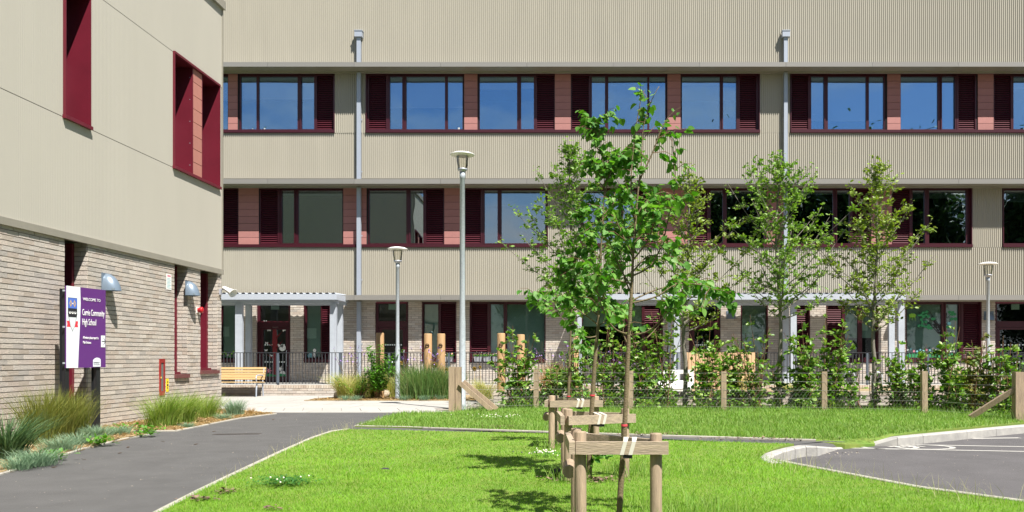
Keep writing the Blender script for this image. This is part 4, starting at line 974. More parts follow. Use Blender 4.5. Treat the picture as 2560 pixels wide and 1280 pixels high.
# red inlet cabinet, yellow hydrant plate, notice
def wall_frame(px0, px1, z0, z1): return wy(px0), wy(px1), z0, z1
ya, yb_, za, zb2 = wy(396.5), wy(409.5), .44, H-.035
t = thing('riser_cabinet', 'tall narrow red cabinet with grey glass on the brick wall', 'cabinet', (WX, ya, za))
MB().box(WX-.01, WX+.028, ya, ya+.045, za, zb2).box(WX-.01, WX+.028, yb_-.045, yb_, za, zb2).box(WX-.01, WX+.028, ya+.045, yb_-.045, za, za+.08).box(WX-.01, WX+.028, ya+.045, yb_-.045, zb2-.07, zb2).build('door_frame', M['red'], t)
MB().box(WX-.01, WX+.016, ya+.045, yb_-.045, za+.08, zb2-.07).build('glass', M['greyglass'], t); MB().lathe((WX+.035, ya+.025, (za+zb2)/2-.02), [(0, 0), (.012, 0), (.012, .03), (0, .03)], 8).build('lock', M['ink_gold'], t)
y1 = wy(414); t = thing('hydrant_plate', 'small yellow hydrant plate on brick beside the red cabinet', 'sign', (WX, y1, .5))
MB().box(WX+.004, WX+.016, y1, y1+.09, .50, .75).build('plate', M['yellow'], t); MB().box(WX+.0165, WX+.018, y1+.03, y1+.06, .56, .59).box(WX+.0165, WX+.018, y1+.02, y1+.07, .61, .645).box(WX+.0165, WX+.018, y1+.03, y1+.06, .67, .70).build('marking', M['ink_k'], t)
y1, z1 = wy(414.5), H+(893-730)/126.; t = thing('wall_notice', 'white printed notice high on the brick wall by the narrow window', 'notice', (WX, y1, z1))
MB().box(WX+.008, WX+.015, y1, y1+.19, z1, z1+.30).build('plate', M['white'], t)
ln = MB()
for k in range(8): ln.box(WX+.0155, WX+.0162, y1+.02, y1+.17-.04*(k % 2), z1+.03+k*.026, z1+.038+k*.026)
ln.build('printed_lines', M['decal_cyan'], t); MB().box(WX+.0155, WX+.0162, y1+.03, y1+.16, z1+.25, z1+.28).build('heading', M['decal_pink'], t)

# ================================================================ bench
def bench():
    Yb = 24.55; s = F/Yb; xr = (655-CX)/s; xl = xr-1.8; yb = Yb
    t = thing('park_bench', 'yellow slatted wooden bench with grey metal ends by the railing', 'bench', ((xl+xr)/2, yb, 0))
    for x in (xl+.06, xr-.06):
        f = MB(); f.tube([(x, yb-.28, 0), (x, yb-.27, .22), (x, yb-.22, .42)], [.02, .022, .022], 8).tube([(x, yb+.25, 0), (x, yb+.20, .30), (x, yb+.22, .5), (x, yb+.32, .84)], [.02, .022, .022, .018], 8)
        f.tube([(x, yb-.24, .40), (x, yb+.20, .40)], .02, 8).tube([(x, yb-.25, .40), (x, yb-.29, .56), (x, yb-.24, .63), (x, yb-.05, .64), (x, yb+.24, .62)], .018, 8); f.build('end_frame', M['pipe'], t)
    for k, yy in enumerate((-.26, -.15, -.04, .07, .17)): MB().box(xl, xr, yb+yy-.045, yb+yy+.045, .425-.004*k, .455-.004*k).build('seat_slat', M['wood_y'], t)
    for zz, yy in ((.53, .215), (.60, .24), (.67, .263), (.745, .29), (.83, .318)): MB().obox(((xl+xr)/2, yb+yy, zz), ((xr-xl)/2, 0, 0), (0, .014, -.005), (0, .010, .030)).build('back_slat', M['wood_y'], t)
bench()

# ================================================================ timber posts with iron rings, timber screen, white unit, cycle stands
for px, pt, lab, ring in ((950, 832, 'round timber post behind the leafy shrub and slim lamp', False), (1070, 834, 'round timber post with iron ring, next left of the one before the louvre', True),
                    (1103, 834, 'round timber post with iron ring standing before the crimson louvre', True), (1253, 833, 'round timber post standing before the narrow casement window', True),
                    (1302, 836, 'round timber post standing before the wide ground floor window', True), (1437, 840, 'round timber post with iron ring behind the lime trunks', True)):
    Yp = 23.6; x = (px-CX)*Yp/F; z = H+(CY-pt)*Yp/F; t = thing('timber_post', lab, 'post', (x, Yp, 0), 0, 'round timber posts in the garden beds')
    MB().lathe((x, Yp, 0), [(.115, 0), (.112, z-.02), (.10, z), (0, z+.002)], 18).build('post', M['wood_b'], t, True)
    if ring:
        zr = z-.34; mbr = MB(); mbr.tube([(x+.05*math.cos(a), Yp-.122-.01*math.sin(a), zr+.05*math.sin(a)) for a in np.linspace(0, 2*math.pi, 13)], .011, 6, cap=False); mbr.build('ring', M['rust'], t)
t = thing('timber_screen', 'pale vertical timber board screen behind the hedge', 'screen', ((1800-CX)*24.6/F, 24.6, .2))
x0, x1 = (1712-CX)*24.6/F, (1888-CX)*24.6/F; n = 20; wdt = (x1-x0)/n; fb = None
for k in range(n):
    mxk = Matrix.Translation((x0+k*wdt, R(-.004, .004), R(-.006, .006)))
    if fb is None: fb = MB().box(.006, wdt-.006, 24.6, 24.622, .22, 1.30).build('board', M['wood_s'], t); fb.matrix_basis = mxk
    else: link('board', fb.data, t, mxk)
MB().box(x0, x1, 24.628, 24.67, .5, .58).box(x0, x1, 24.628, 24.67, 1.05, 1.13).build('batten', M['wood_s'], t)
Yp = 22.6; s = F/Yp; x0, x1 = (1650-CX)/s, (1735-CX)/s; z1 = H+(CY-925)/s
t = thing('play_kitchen', 'white painted timber play unit with two square openings behind the hedge', 'play unit', ((x0+x1)/2, Yp, .22))
MB().box(x0, x1, Yp, Yp+.3, z1-.10, z1).box(x0, x0+.12, Yp, Yp+.3, .42, z1-.10).box(x1-.12, x1, Yp, Yp+.3, .42, z1-.10).box((x0+x1)/2-.06, (x0+x1)/2+.06, Yp, Yp+.3, .42, z1-.10).build('frame', M['white'], t)
MB().obox(((x0+x1)/2-.05, Yp-.14, .42), ((x1-x0)/2+.02, 0, 0), (0, .17, .10), (0, -.006, .012)).build('worktop', M['white'], t)
MB().box(x0-.05, x1-.1, Yp-.30, Yp-.27, .15, .34).build('front_panel', M['white'], t)
for px, lab in ((2124, 'grey cycle hoop left of the rear tree trunk'), (2192, 'grey cycle hoop partly hidden right of the rear tree trunk'), (2515, 'grey cycle hoop behind the right-hand end of the hedge')):
    Yp = 22.4; s = F/Yp; xx = (px-CX)/s; a = .13; zt_ = H+(CY-931)/s
    tag(MB().tube([(xx-a, Yp, .15), (xx-a, Yp, zt_-.08), (xx-a+.03, Yp+.0, zt_-.02), (xx-a+.08, Yp, zt_), (xx+a-.08, Yp, zt_), (xx+a-.03, Yp, zt_-.02), (xx+a, Yp, zt_-.08), (xx+a, Yp, .15)], .026, 10).build('cycle_stand', M['galv'], smooth=True), lab, 'cycle stand', 'cycle hoops by the terrace')
# flower troughs on the ground floor sills
for px, lab in ((1196, 'zinc pot with trailing yellow flowers, first from the tall lamp'), (1219, 'zinc pot of purple and white flowers in the middle of three'), (1242, 'zinc pot of cream flowers nearest the timber post'), (1126, 'zinc pot of mixed flowers on the sill under the louvre by tall lamp'), (1113, 'zinc pot beside the ringed timber post under the louvre')):
    x = fx(px); z = SILL+.001; yy = Y0-.09; wd = .135 if px > 1150 else .085
    t = thing('flower_trough', lab, 'plant pot', (x, yy, z), 0, 'zinc pots on the ground floor sills')
    MB().prism([(x-wd*.85, yy-.05), (x+wd*.85, yy-.05), (x+wd*.85, yy+.05), (x-wd*.85, yy+.05)], z, z+.02).build('pot_base', M['pot'], t)
    pm = MB(); b = [(x-wd*.82, yy-.06), (x+wd*.82, yy-.06), (x+wd*.82, yy+.05), (x-wd*.82, yy+.05)]; tp = [(x-wd, yy-.085), (x+wd, yy-.085), (x+wd, yy+.06), (x-wd, yy+.06)]
    pm.v = [(p[0], p[1], z+.02) for p in b]+[(p[0], p[1], z+.18) for p in tp]; pm.f = [(0, 1, 5, 4), (1, 2, 6, 5), (2, 3, 7, 6), (3, 0, 4, 7), (4, 5, 6, 7)]; pm.mi = [0]*5; pm.build('pot_body', M['pot'], t)
    n = 60; p = np.stack([RNG.uniform(x-wd, x+wd, n), RNG.uniform(yy-.08, yy+.05, n), np.full(n, z+.18)], 1); d = RNG.normal(0, .6, (n, 3)); d[:, 2] = 1
    np_mesh('leaves', scatter(OVAL_V, p, d, RNG.uniform(.06, .13, n)), OVAL_F, 7, M['weed'], t, kind='stuff')
    n = 40; p = np.stack([RNG.uniform(x-wd, x+wd, n), RNG.uniform(yy-.11, yy+.05, n), z+.18+RNG.uniform(.03, .14, n)], 1); np_mesh('flowers', scatter(OVAL_V, p, RNG.normal(0, 1, (n, 3)), RNG.uniform(.03, .055, n)), OVAL_F, 7, M['petal_m'], t, kind='stuff')
# ================================================================ wire fence
fp = [(1138, 1029.5, 917), (1340, 1024, 924), (1577, 1027, 927), (1810, 1029, 929), (2062, 1030, 929), (2313, 1037, 928), (2549, 1055, 930)]
fpos = [G(x, y) for x, y, _ in fp]
fe = thing('wire_fence', 'low wire and netting fence on square wooden posts before the hedge', 'fence', fpos[3])
for i, ((px, pb_, ptp), p) in enumerate(zip(fp, fpos)):
    z = H+(CY-ptp)*p[1]/F; hw = .055 if 0 < i < 6 else .075
    if i == 0: MB().box(p[0]-.13, p[0]-.005, p[1]-.06, p[1]+.06, 0, z).box(p[0]+.005, p[0]+.125, p[1]-.02, p[1]+.10, 0, z-.004).build('post', M['wood'], fe)
    else: MB().box(p[0]-hw, p[0]+hw, p[1]-hw+.06, p[1]+hw+.06, 0, z).build('post', M['wood'], fe)
def brace(a, b, yo): a, b = Vector(a), Vector(b); d = (b-a)/2; n = Vector((0, 1, 0)); q = d.cross(n).normalized(); MB().obox((a+b)/2+Vector((0, yo, 0)), d, n*.035, q*.045).build('brace', M['wood'], fe)
p = fpos[0]; brace((p[0]+.10, p[1]-.02, .62), (p[0]+.78, p[1]-.02, .03), -.02); brace((p[0]+.16, p[1]+.06, .64), (p[0]+.88, p[1]+.06, .05), .03)
p = fpos[6]; brace((p[0]-.04, p[1]+.05, .60), (p[0]-.72, p[1]+.35, .06), 0)
def fpt(t):
    i = min(int(t), len(fpos)-2); a, b = fpos[i], fpos[i+1]; f = t-i; return a[0]+(b[0]-a[0])*f, a[1]+(b[1]-a[1])*f
for zz in (.10, .28, .46, .64, .82):
    pts = [(*fpt(t), zz+.006*math.sin(t*9)) for t in np.linspace(0, 6, 25)]; MB().tube(pts, .0022, 5).build('wire', M['wire'], fe)
nm = MB(); px_, pz_ = .075, .05
for seg in range(6):
    a, b = Vector((*fpos[seg][:2], 0)), Vector((*fpos[seg+1][:2], 0)); Ln = (b-a).length; n = int(Ln/px_); dr = (b-a)/n
    for r in range(10):
        for k in range(n):
            o0 = a+dr*(k+(.5 if r % 2 else 0)); z0 = .02+r*pz_
            for aa, bb in ((Vector((0, 0, 0)), Vector((0, 0, pz_*.5))), (Vector((0, 0, pz_*.5)), dr*.5+Vector((0, 0, pz_))), (Vector((0, 0, pz_*.5)), -dr*.5+Vector((0, 0, pz_)))):
                A_, B_ = o0+aa+Vector((0, 0, z0)), o0+bb+Vector((0, 0, z0)); d_ = (B_-A_).normalized(); q = Vector((-d_.z*dr.normalized().x, -d_.z*dr.normalized().y, math.hypot(d_.x, d_.y))) if abs(d_.z) < .99 else dr.normalized()
                if q.length < .01: continue
                q = q.normalized()*.0009; nm.face([A_-q, B_-q, B_+q, A_+q])
nm.build('netting', M['wire'], fe, kind='stuff')

# ================================================================ tree guards: three round posts joined by rails
def guard(p0, p1, p2, zt, lab, band_t, D=.078):
    """p0 front left, p1 front right, p2 back left"""
    t = thing('tree_guard', lab, 'tree guard', ((p0[0]+p1[0])/2, p0[1], 0), 0, 'wooden tree guards on the lawn')
    for p, dz in ((p0, .012), (p1, 0), (p2, -.01)):
        n = 18; mb = MB(); r = D/2; tilt = R(-.012, .012)
        mb.lathe((p[0], p[1], 0), [(r*1.05, -.05), (r*1.02, .1), (r, zt+dz-.008), (r*.92, zt+dz), (0, zt+dz+.004)], n); mb.build('post', M['wood'], t, True)
    r = D/2; P0, P1, P2 = Vector((*p0, 0)), Vector((*p1, 0)), Vector((*p2, 0)); zc = zt-.09
    def rail(a, b, ea, eb, off, h=.041, th=.019, zz=0.):
        d = (b-a).normalized(); n_ = Vector((d.y, -d.x, 0)); c = (a-d*ea+b+d*eb)/2+n_*off+Vector((0, 0, zc+zz))
        MB().obox(c, d*((b-a).length+ea+eb)/2, n_*th, Vector((0, 0, h))).build('rail', M['wood_h'], t)
    rail(P0, P1, .03, .075, r+.016)                          # front rail
    rail(P0, P2, .10, .06, -(r+.02), zz=.004)                     # side rail
    rail(P2, P1, .03, .02, -(.012), th=.015, h=.036, zz=.012)                      # rear rail
    MB().tube([P0+Vector((-.075, .12, zt-.27)), P0+Vector((-.08, .42, zt-.26))], .045, 10).build('side_pole', M['wood'], t)
    d = (P1-P0).normalized(); n_ = Vector((d.y, -d.x, 0)); c = P0.lerp(P1, band_t)+n_*(r+.016)+Vector((0, 0, zc))
    for q in (-.028, .028):
        m_ = c+d*q; sk = .012
        b = MB(); f0 = n_*.0215
        b.face([m_-d*.013-d*sk+f0-Vector((0, 0, 0.043)), m_+d*.013-d*sk+f0-Vector((0, 0, 0.043)), m_+d*.013+d*sk+f0+Vector((0, 0, 0.043)), m_-d*.013+d*sk+f0+Vector((0, 0, 0.043))])
        b.face([m_-d*.013+d*sk+f0+Vector((0, 0, 0.043)), m_+d*.013+d*sk+f0+Vector((0, 0, 0.043)), m_+d*.03+d*sk-n_*.14+Vector((0, 0, .058)), m_-d*.004+d*sk-n_*.14+Vector((0, 0, .058))])
        b.build('band', M['band'], t)
    b = MB().obox(c-n_*.09-Vector((0, 0, .055)), d*.03, n_*.10, Vector((0, 0, .012))); b.build('spacer', M['blackplastic'], t)
    return c-n_*.17
def XY(px, Y): return ((px-CX)*Y/F, Y)
zt1 = .66
g1 = guard(XY(1451, 5.50), XY(1640, 5.50), XY(1441, 6.02), .662, 'nearest wooden tree guard of three round posts with white straps', .62)
g2 = guard(XY(1421, 7.72), XY(1563, 7.98), XY(1412, 8.25), .672, 'middle wooden tree guard with white straps beside a black pot', .52)
g3 = guard(XY(1379, 10.50), XY(1490, 10.6), XY(1389, 11.0), .668, 'farthest wooden tree guard nearest the thin grey path', .62)

# ================================================================ young lime trees
leafm = []
for q in range(3):
    v = LIME_V.copy(); v[:, 2] += (-.12+.10*q)*v[:, 0]**2+(.03*q-.02)*np.sign(v[:, 1])*v[:, 0]; v[:, 1] *= .95+.06*q
    me = bpy.data.meshes.new('leaf'); me.from_pydata(v.tolist(), [], LIME_F); me.materials.append(M['lime_leaf']); me.polygons.foreach_set('use_smooth', [True]*len(me.polygons)); leafm.append(me)
def smooth_line(pts, n):
    pts = [Vector(p) for p in pts]; out_ = []
    seg = len(pts)-1
    for i in range(n):
        t = i/(n-1)*seg; k = min(int(t), seg-1); f = t-k
        p0, p1, p2, p3 = pts[max(k-1, 0)], pts[k], pts[k+1], pts[min(k+2, seg)]
        out_.append(.5*((2*p1)+(p2-p0)*f+(2*p0-5*p1+4*p2-p3)*f*f+(3*p1-p0-3*p2+p3)*f**3))
    return out_
def lime(base, trunk, limbs, Y, lab, seed, r0, leafsz, tape_z, dens=1., tw=1.):
    random.seed(seed); rng = np.random.default_rng(seed)
    t = thing('lime_tree', lab, 'tree', (*base, 0)); s = F/Y
    def pt(p, dy=0.): return Vector(((p[0]-CX)/s*(Y+dy)/Y, Y+dy, H+(CY-p[1])/s*(Y+dy)/Y))
    tp = smooth_line([Vector((*base, -.03))]+[pt(p) for p in trunk], 30)
    rad = [r0*((1-.48*i/12) if i < 13 else max(.11, .48*(1-(i-12)/15))) for i in range(30)]
    tr = MB().tube(tp, rad, 10)
    for k in range(9): q = random.randint(4, 16); c = tp[q]; a = R(0, 6.28); tr.tube([c+Vector((math.cos(a), math.sin(a), 0))*rad[q]*.8, c+Vector((math.cos(a), math.sin(a), .1))*rad[q]*1.25], [rad[q]*.35, rad[q]*.22], 6)
    trunk_o = tr.build('trunk', M['bark'], t, True)
    br = MB(); tw_ = MB(); leaves = []
    def put_leaf(p, d):
        d = Vector(d).normalized(); q = d*.6+Vector((R(-.5, .5), R(-.5, .5), R(-.75, .05))); leaves.append((p, q.normalized(), leafsz*random.choice([.55, .75, .9, 1, 1.05, 1.15])))
    def along(pl, f0, step, twig=True):
        d_acc = 0; L_ = sum((b-a).length for a, b in zip(pl[:-1], pl[1:])); done = 0
        for i in range(len(pl)-1):
            a, b = pl[i], pl[i+1]; sg_ = (b-a).length
            while d_acc < sg_:
                f = (done+d_acc)/L_; p = a.lerp(b, d_acc/sg_); d_acc += step*R(.4, 1.1)
                if f < f0: continue
                dr = (b-a).normalized(); side = Vector((R(-1, 1), R(-1, 1), R(-.3, .5)))
                if twig and random.random() < .55*tw and f < .93:
                    ln = R(.06, .24)*(1.15-f*.5); e = p+side.normalized()*ln+dr*ln*.5+Vector((0, 0, -.15*ln)); m_ = p.lerp(e, .5)+Vector((0, 0, .03*ln/.2))
                    tw_.tube([p, m_, e], [.0028, .0022, .0014], 5, cap=False)
                    for q in range(random.randint(4, 8)): c = p.lerp(e, R(.2, 1.05)); put_leaf(c+Vector((R(-.02, .02), R(-.02, .02), R(-.02, .01))), (e-p)+Vector((R(-.1, .1), R(-.1, .1), -.05)))
                else: put_leaf(p+side*.012, side+dr*.5)
            d_acc -= sg_; done += sg_
    along(tp[14:], .18, .16/dens)
    for lb2 in limbs:
        pts = lb2['p']; dy = lb2.get('dy', 0); n = len(pts); pl = smooth_line([pt(p, dy*(i/(n-1))) for i, p in enumerate(pts)], 4*n)
        r_ = lb2.get('r', .0065); (tw_ if lb2.get('sprout') else br).tube(pl, [r_*(1-.8*i/(len(pl)-1)) for i in range(len(pl))], 7)
        if lb2.get('leaf', 1): along(pl, lb2.get('f0', .25), lb2.get('step', .05)/dens)
        for k in range(lb2.get('tuft', 6)): e = pl[-1-random.randint(0, 3)]; put_leaf(e+Vector((R(-.05, .05), R(-.05, .05), R(-.09, .03))), (R(-1, 1), R(-1, 1), -.4))
    br.build('limbs', M['bark'], t, True); tw_.build('twigs', M['twig'], t, kind='stuff')
    # petioles bring the leaf a little off its twig
    leaves.sort(key=lambda l: -l[2]); big, rest = leaves[:299], leaves[299:]
    pos = np.array([l[0] for l in leaves]); dd = np.array([l[1] for l in leaves]); roll = rng.uniform(-1.0, 1.0, len(leaves)); fr = frames(dd, roll)
    for i, l in enumerate(big):
        m4 = Matrix(((fr[i][0][0]*l[2], fr[i][0][1]*l[2], fr[i][0][2]*l[2], l[0].x), (fr[i][1][0]*l[2], fr[i][1][1]*l[2], fr[i][1][2]*l[2], l[0].y), (fr[i][2][0]*l[2], fr[i][2][1]*l[2], fr[i][2][2]*l[2], l[0].z), (0, 0, 0, 1)))
        link('leaf', leafm[i % 3], t, m4)
    if rest:
        k = len(big); np_mesh('foliage', scatter(LIME_V, pos[k:], dd[k:], np.array([l[2] for l in rest]), roll[k:]), LIME_F, 11, M['lime_leaf'], t, True, kind='stuff')
    i = min(range(len(tp)), key=lambda q: abs(tp[q].z-tape_z)); c = tp[i]; MB().lathe((c.x, c.y, tape_z), [(r0*.95, -.007), (r0*.98, 0), (r0*.95, .007)], 10).build('tape', M['tape'], t)
    return t
YA = 5.68
lime((XY(1545, YA)[0], YA), [(1549, 1270), (1554, 1180), (1560, 1100), (1567, 950), (1572, 850), (1577, 760), (1580, 700), (1584, 620), (1590, 540), (1596, 470), (1604, 400), (1607, 330), (1618, 280), (1634, 240), (1648, 216)], [
    dict(p=[(1577, 758), (1640, 742), (1690, 712), (1750, 712), (1795, 728), (1822, 745)], dy=-.05, f0=.45, step=.04, tuft=26), dict(p=[(1578, 752), (1640, 725), (1720, 705), (1770, 715)], dy=.25, f0=.4, tuft=14),
    dict(p=[(1570, 840), (1620, 828), (1655, 795), (1675, 755), (1700, 735)], dy=-.2, f0=.6, tuft=10), dict(p=[(1568, 862), (1610, 850), (1650, 810), (1690, 755)], dy=.1, f0=.7, tuft=12),
    dict(p=[(1566, 835), (1535, 820), (1510, 780), (1492, 720), (1480, 660)], dy=-.2, f0=.45), dict(p=[(1568, 858), (1558, 830), (1562, 790)], dy=0, f0=.5, tuft=2),
    dict(p=[(1581, 690), (1625, 665), (1655, 610), (1672, 540), (1688, 460), (1684, 400), (1681, 350), (1690, 318)], dy=.05, f0=.15, step=.10, tuft=3), dict(p=[(1588, 560), (1578, 500), (1580, 410), (1590, 320), (1603, 245), (1612, 225)], dy=.05, f0=.1, step=.15, tuft=3),
    dict(p=[(1599, 450), (1630, 385), (1655, 320), (1678, 285), (1702, 268)], dy=-.05, f0=.1, step=.17, tuft=2), dict(p=[(1585, 640), (1555, 585), (1535, 530), (1530, 490)], dy=-.15, f0=.2), dict(p=[(1580, 720), (1545, 660), (1520, 590), (1500, 530)], dy=.18, f0=.2),
    dict(p=[(1583, 650), (1620, 600), (1640, 540), (1650, 490)], dy=-.22, f0=.2), dict(p=[(1587, 590), (1610, 540), (1620, 490), (1630, 470)], dy=.2, f0=.2), dict(p=[(1580, 710), (1540, 700), (1500, 690), (1470, 660)], dy=-.1, f0=.3),
    dict(p=[(1582, 680), (1620, 640), (1660, 640), (1690, 600)], dy=.2, f0=.25), dict(p=[(1590, 540), (1620, 500), (1660, 480), (1690, 500)], dy=-.05, f0=.25, tuft=12),
    dict(p=[(1578, 735), (1560, 690), (1552, 640), (1560, 590)], dy=.25, f0=.2)], YA, 'young lime tree nearest the camera in the front wooden guard', 11, .0225, .050, .70, 1.8)
YB = 7.93
lime((XY(1473, YB)[0], YB), [(1474, 1130), (1478, 1050), (1484, 950), (1490, 870), (1495, 815), (1498, 740), (1501, 650), (1506, 560), (1511, 470), (1508, 410), (1500, 350), (1497, 298)], [
    dict(p=[(1495, 812), (1460, 785), (1420, 760), (1380, 735), (1345, 728), (1322, 745)], dy=-.1, f0=.35, step=.045, tuft=16), dict(p=[(1494, 840), (1465, 842), (1440, 815), (1420, 780)], dy=-.25, f0=.4, tuft=10), dict(p=[(1496, 815), (1525, 795), (1555, 770), (1575, 745)], dy=.15, f0=.4),
    dict(p=[(1500, 700), (1530, 640), (1552, 575), (1558, 520), (1548, 480)], dy=.1, f0=.15, step=.055), dict(p=[(1502, 660), (1472, 600), (1458, 555), (1450, 520)], dy=-.1, f0=.2), dict(p=[(1511, 500), (1522, 445), (1545, 395), (1570, 378), (1600, 372)], dy=-.05, f0=.25, step=.045, tuft=12),
    dict(p=[(1499, 740), (1465, 690), (1445, 640), (1432, 600)], dy=.15, f0=.15), dict(p=[(1505, 575), (1485, 530), (1470, 495)], dy=.1, f0=.2), dict(p=[(1498, 760), (1525, 705), (1540, 650), (1545, 610)], dy=-.2, f0=.2), dict(p=[(1500, 350), (1485, 320), (1478, 300)], dy=.05, f0=.1, step=.04, tuft=6),
    dict(p=[(1497, 300), (1515, 292), (1535, 294)], dy=0, f0=.3, step=.05, tuft=3), dict(p=[(1496, 790), (1450, 745), (1415, 690), (1400, 650)], dy=.2, f0=.3), dict(p=[(1510, 470), (1490, 440), (1478, 400)], dy=-.1, f0=.2), dict(p=[(1509, 420), (1525, 395), (1530, 370)], dy=.1, f0=.2, tuft=4),
    dict(p=[(1500, 380), (1482, 350), (1478, 320), (1492, 296)], dy=.05, f0=.1, step=.03, tuft=10), dict(p=[(1510, 440), (1490, 420), (1474, 410)], dy=.03, f0=.2, step=.03, tuft=8), dict(p=[(1510, 460), (1530, 420), (1556, 400), (1580, 385)], dy=.1, f0=.2, step=.03, tuft=16), dict(p=[(1498, 780), (1480, 740), (1475, 690)], dy=.2, f0=.1, step=.04, tuft=10), dict(p=[(1500, 720), (1520, 760), (1540, 800)], dy=-.1, f0=.3, step=.04, tuft=14),
    dict(p=[(1503, 610), (1540, 600), (1590, 570), (1620, 530)], dy=.12, f0=.25), dict(p=[(1506, 540), (1540, 500), (1565, 455), (1585, 440)], dy=.1, f0=.25), dict(p=[(1500, 690), (1470, 660), (1440, 690), (1425, 720)], dy=.05, f0=.3), dict(p=[(1475, 1178), (1484, 1150), (1490, 1128)], dy=-.08, r=.003, sprout=1, f0=.3, step=.06, tuft=5)], YB, 'lime tree in the middle guard with the tall bunched left-hand top', 12, .028, .058, .80, 2.4)
YC = 10.75
lime((XY(1418, YC)[0], YC), [(1419, 1060), (1421, 1000), (1424, 900), (1427, 830), (1430, 770), (1434, 700), (1440, 640), (1448, 590)], [
    dict(p=[(1427, 820), (1400, 790), (1375, 765), (1355, 755)], dy=0, f0=.35, tuft=8), dict(p=[(1428, 800), (1455, 770), (1475, 735)], dy=.2, f0=.3), dict(p=[(1431, 760), (1410, 720), (1400, 680)], dy=.1, f0=.2), dict(p=[(1426, 845), (1450, 845), (1465, 860), (1470, 875)], dy=-.1, f0=.3, tuft=8),
    dict(p=[(1434, 700), (1455, 660), (1465, 620)], dy=-.1, f0=.2), dict(p=[(1429, 780), (1470, 760), (1500, 720)], dy=-.1, f0=.3)], YC, 'smallest farthest lime tree in the third guard by the thin path', 13, .026, .072, .66, 1.3)

# ================================================================ hornbeam trees in the hedge row
def hornbeam(px, pbase, ptop, half, crown_low, lab, seed, leafm_, nb_=34, nleaf=1700, fork=False, ls=.084, bias=0.):
    random.seed(seed); rng = np.random.default_rng(seed); Y = 19.15; s = F/Y; x = (px-CX)/s
    zt = H+(CY-ptop)/s; zc = H+(CY-crown_low)/s; hw = half/s; t = thing('hornbeam_tree', lab, 'tree', (x, Y, 0))
    tip = Vector((x+R(-.1, .1), Y+R(-.1, .1), zt)); tp = smooth_line([(x, Y, -.02), (x+.02, Y, 1.0), (x+R(-.03, .05), Y, zc), (x+R(-.08, .08), Y, (zc+zt)/2), tip], 20)
    rad = [.055*(1-i/19)**.8+.006 for i in range(20)]; MB().tube(tp, rad, 9).build('trunk', M['bark_g'], t, True)
    br = MB(); L_ = []
    for k in range(nb_):
        f = (k/nb_)**1.15; z = zc+(zt-zc)*f*.93; i = min(int(z/zt*19), 18); p = tp[i].lerp(tp[i+1], R(0, 1)); p = Vector((p.x, p.y, z))
        env = min(1., .62+2.2*f)*max(.10, (1-f)**.72)*R(.55, 1.3)
        ln = hw*max(.11, env)*2.05; a = k*2.39996+R(-.4, .4); el = R(.45, .85)+.35*f
        d = Vector((math.cos(a)*math.cos(el)*1.1+bias*.2, math.sin(a)*math.cos(el)*.8, math.sin(el)))
        e = p+d*ln; mdl = p.lerp(e, .5)+Vector((0, 0, -.06*ln)); pl = smooth_line([p, mdl, e+Vector((0, 0, .05*ln))], 7); br.tube(pl, [.014*(1-j/7)*(1-.6*f)+.003 for j in range(7)], 5, cap=False)
        for q in range(int(8+ln*14)):
            g = R(.22, 1.0); pp = pl[min(6, int(g*6))]; sd = Vector((R(-1, 1), R(-1, 1), R(-.25, .8))).normalized(); l2 = R(.08, .30)*(1.1-.5*g); ee = pp+sd*l2+d*l2*.5
            br.tube([pp, ee], [.004, .0018], 4, cap=False)
            for w_ in range(random.randint(4, 8)): L_.append((pp.lerp(ee, R(.2, 1.05))+Vector((R(-.03, .03), R(-.03, .03), R(-.03, .02))), sd+Vector((R(-.8, .8), R(-.8, .8), R(-.5, .3)))))
        for w_ in range(5): L_.append((pl[-1]+Vector((R(-.06, .06), R(-.06, .06), R(-.1, .08))), Vector((R(-1, 1), R(-1, 1), R(-.3, .6)))))
    for q in range(70): i = random.randint(13, 19); L_.append((tp[i]+Vector((R(-.09, .09), R(-.09, .09), R(-.15, .1))), Vector((R(-1, 1), R(-1, 1), R(-.3, .6)))))
    br.build('branches', M['bark_g'], t, kind='stuff')
    random.shuffle(L_); L_ = L_[:int(nleaf*3.2)]; n = len(L_)
    np_mesh('foliage', scatter(OVAL_V, np.array([l[0] for l in L_]), np.array([l[1] for l in L_]), rng.uniform(.55, 1.25, n)*ls, rng.uniform(-1.2, 1.2, n)), OVAL_F, 7, M[leafm_], t, kind='stuff')
hornbeam(1428, 1025, 345, 112, 800, 'slender hornbeam rising behind the middle lime tree', 21, 'maple_leaf', 40, 2100)
hornbeam(1712, 1029, 410, 100, 830, 'sparse yellowish hornbeam behind the nearest lime tree', 22, 'maple_leaf_y', 34, 1300, bias=.6)
hornbeam(1947, 1029, 378, 135, 800, 'broad spreading hornbeam in front of the grey downpipe', 23, 'maple_leaf', 42, 2000)
hornbeam(2184, 1031, 388, 100, 830, 'narrow upright hornbeam with grey trunk nearest the right lamp', 24, 'maple_leaf_y', 40, 2000)

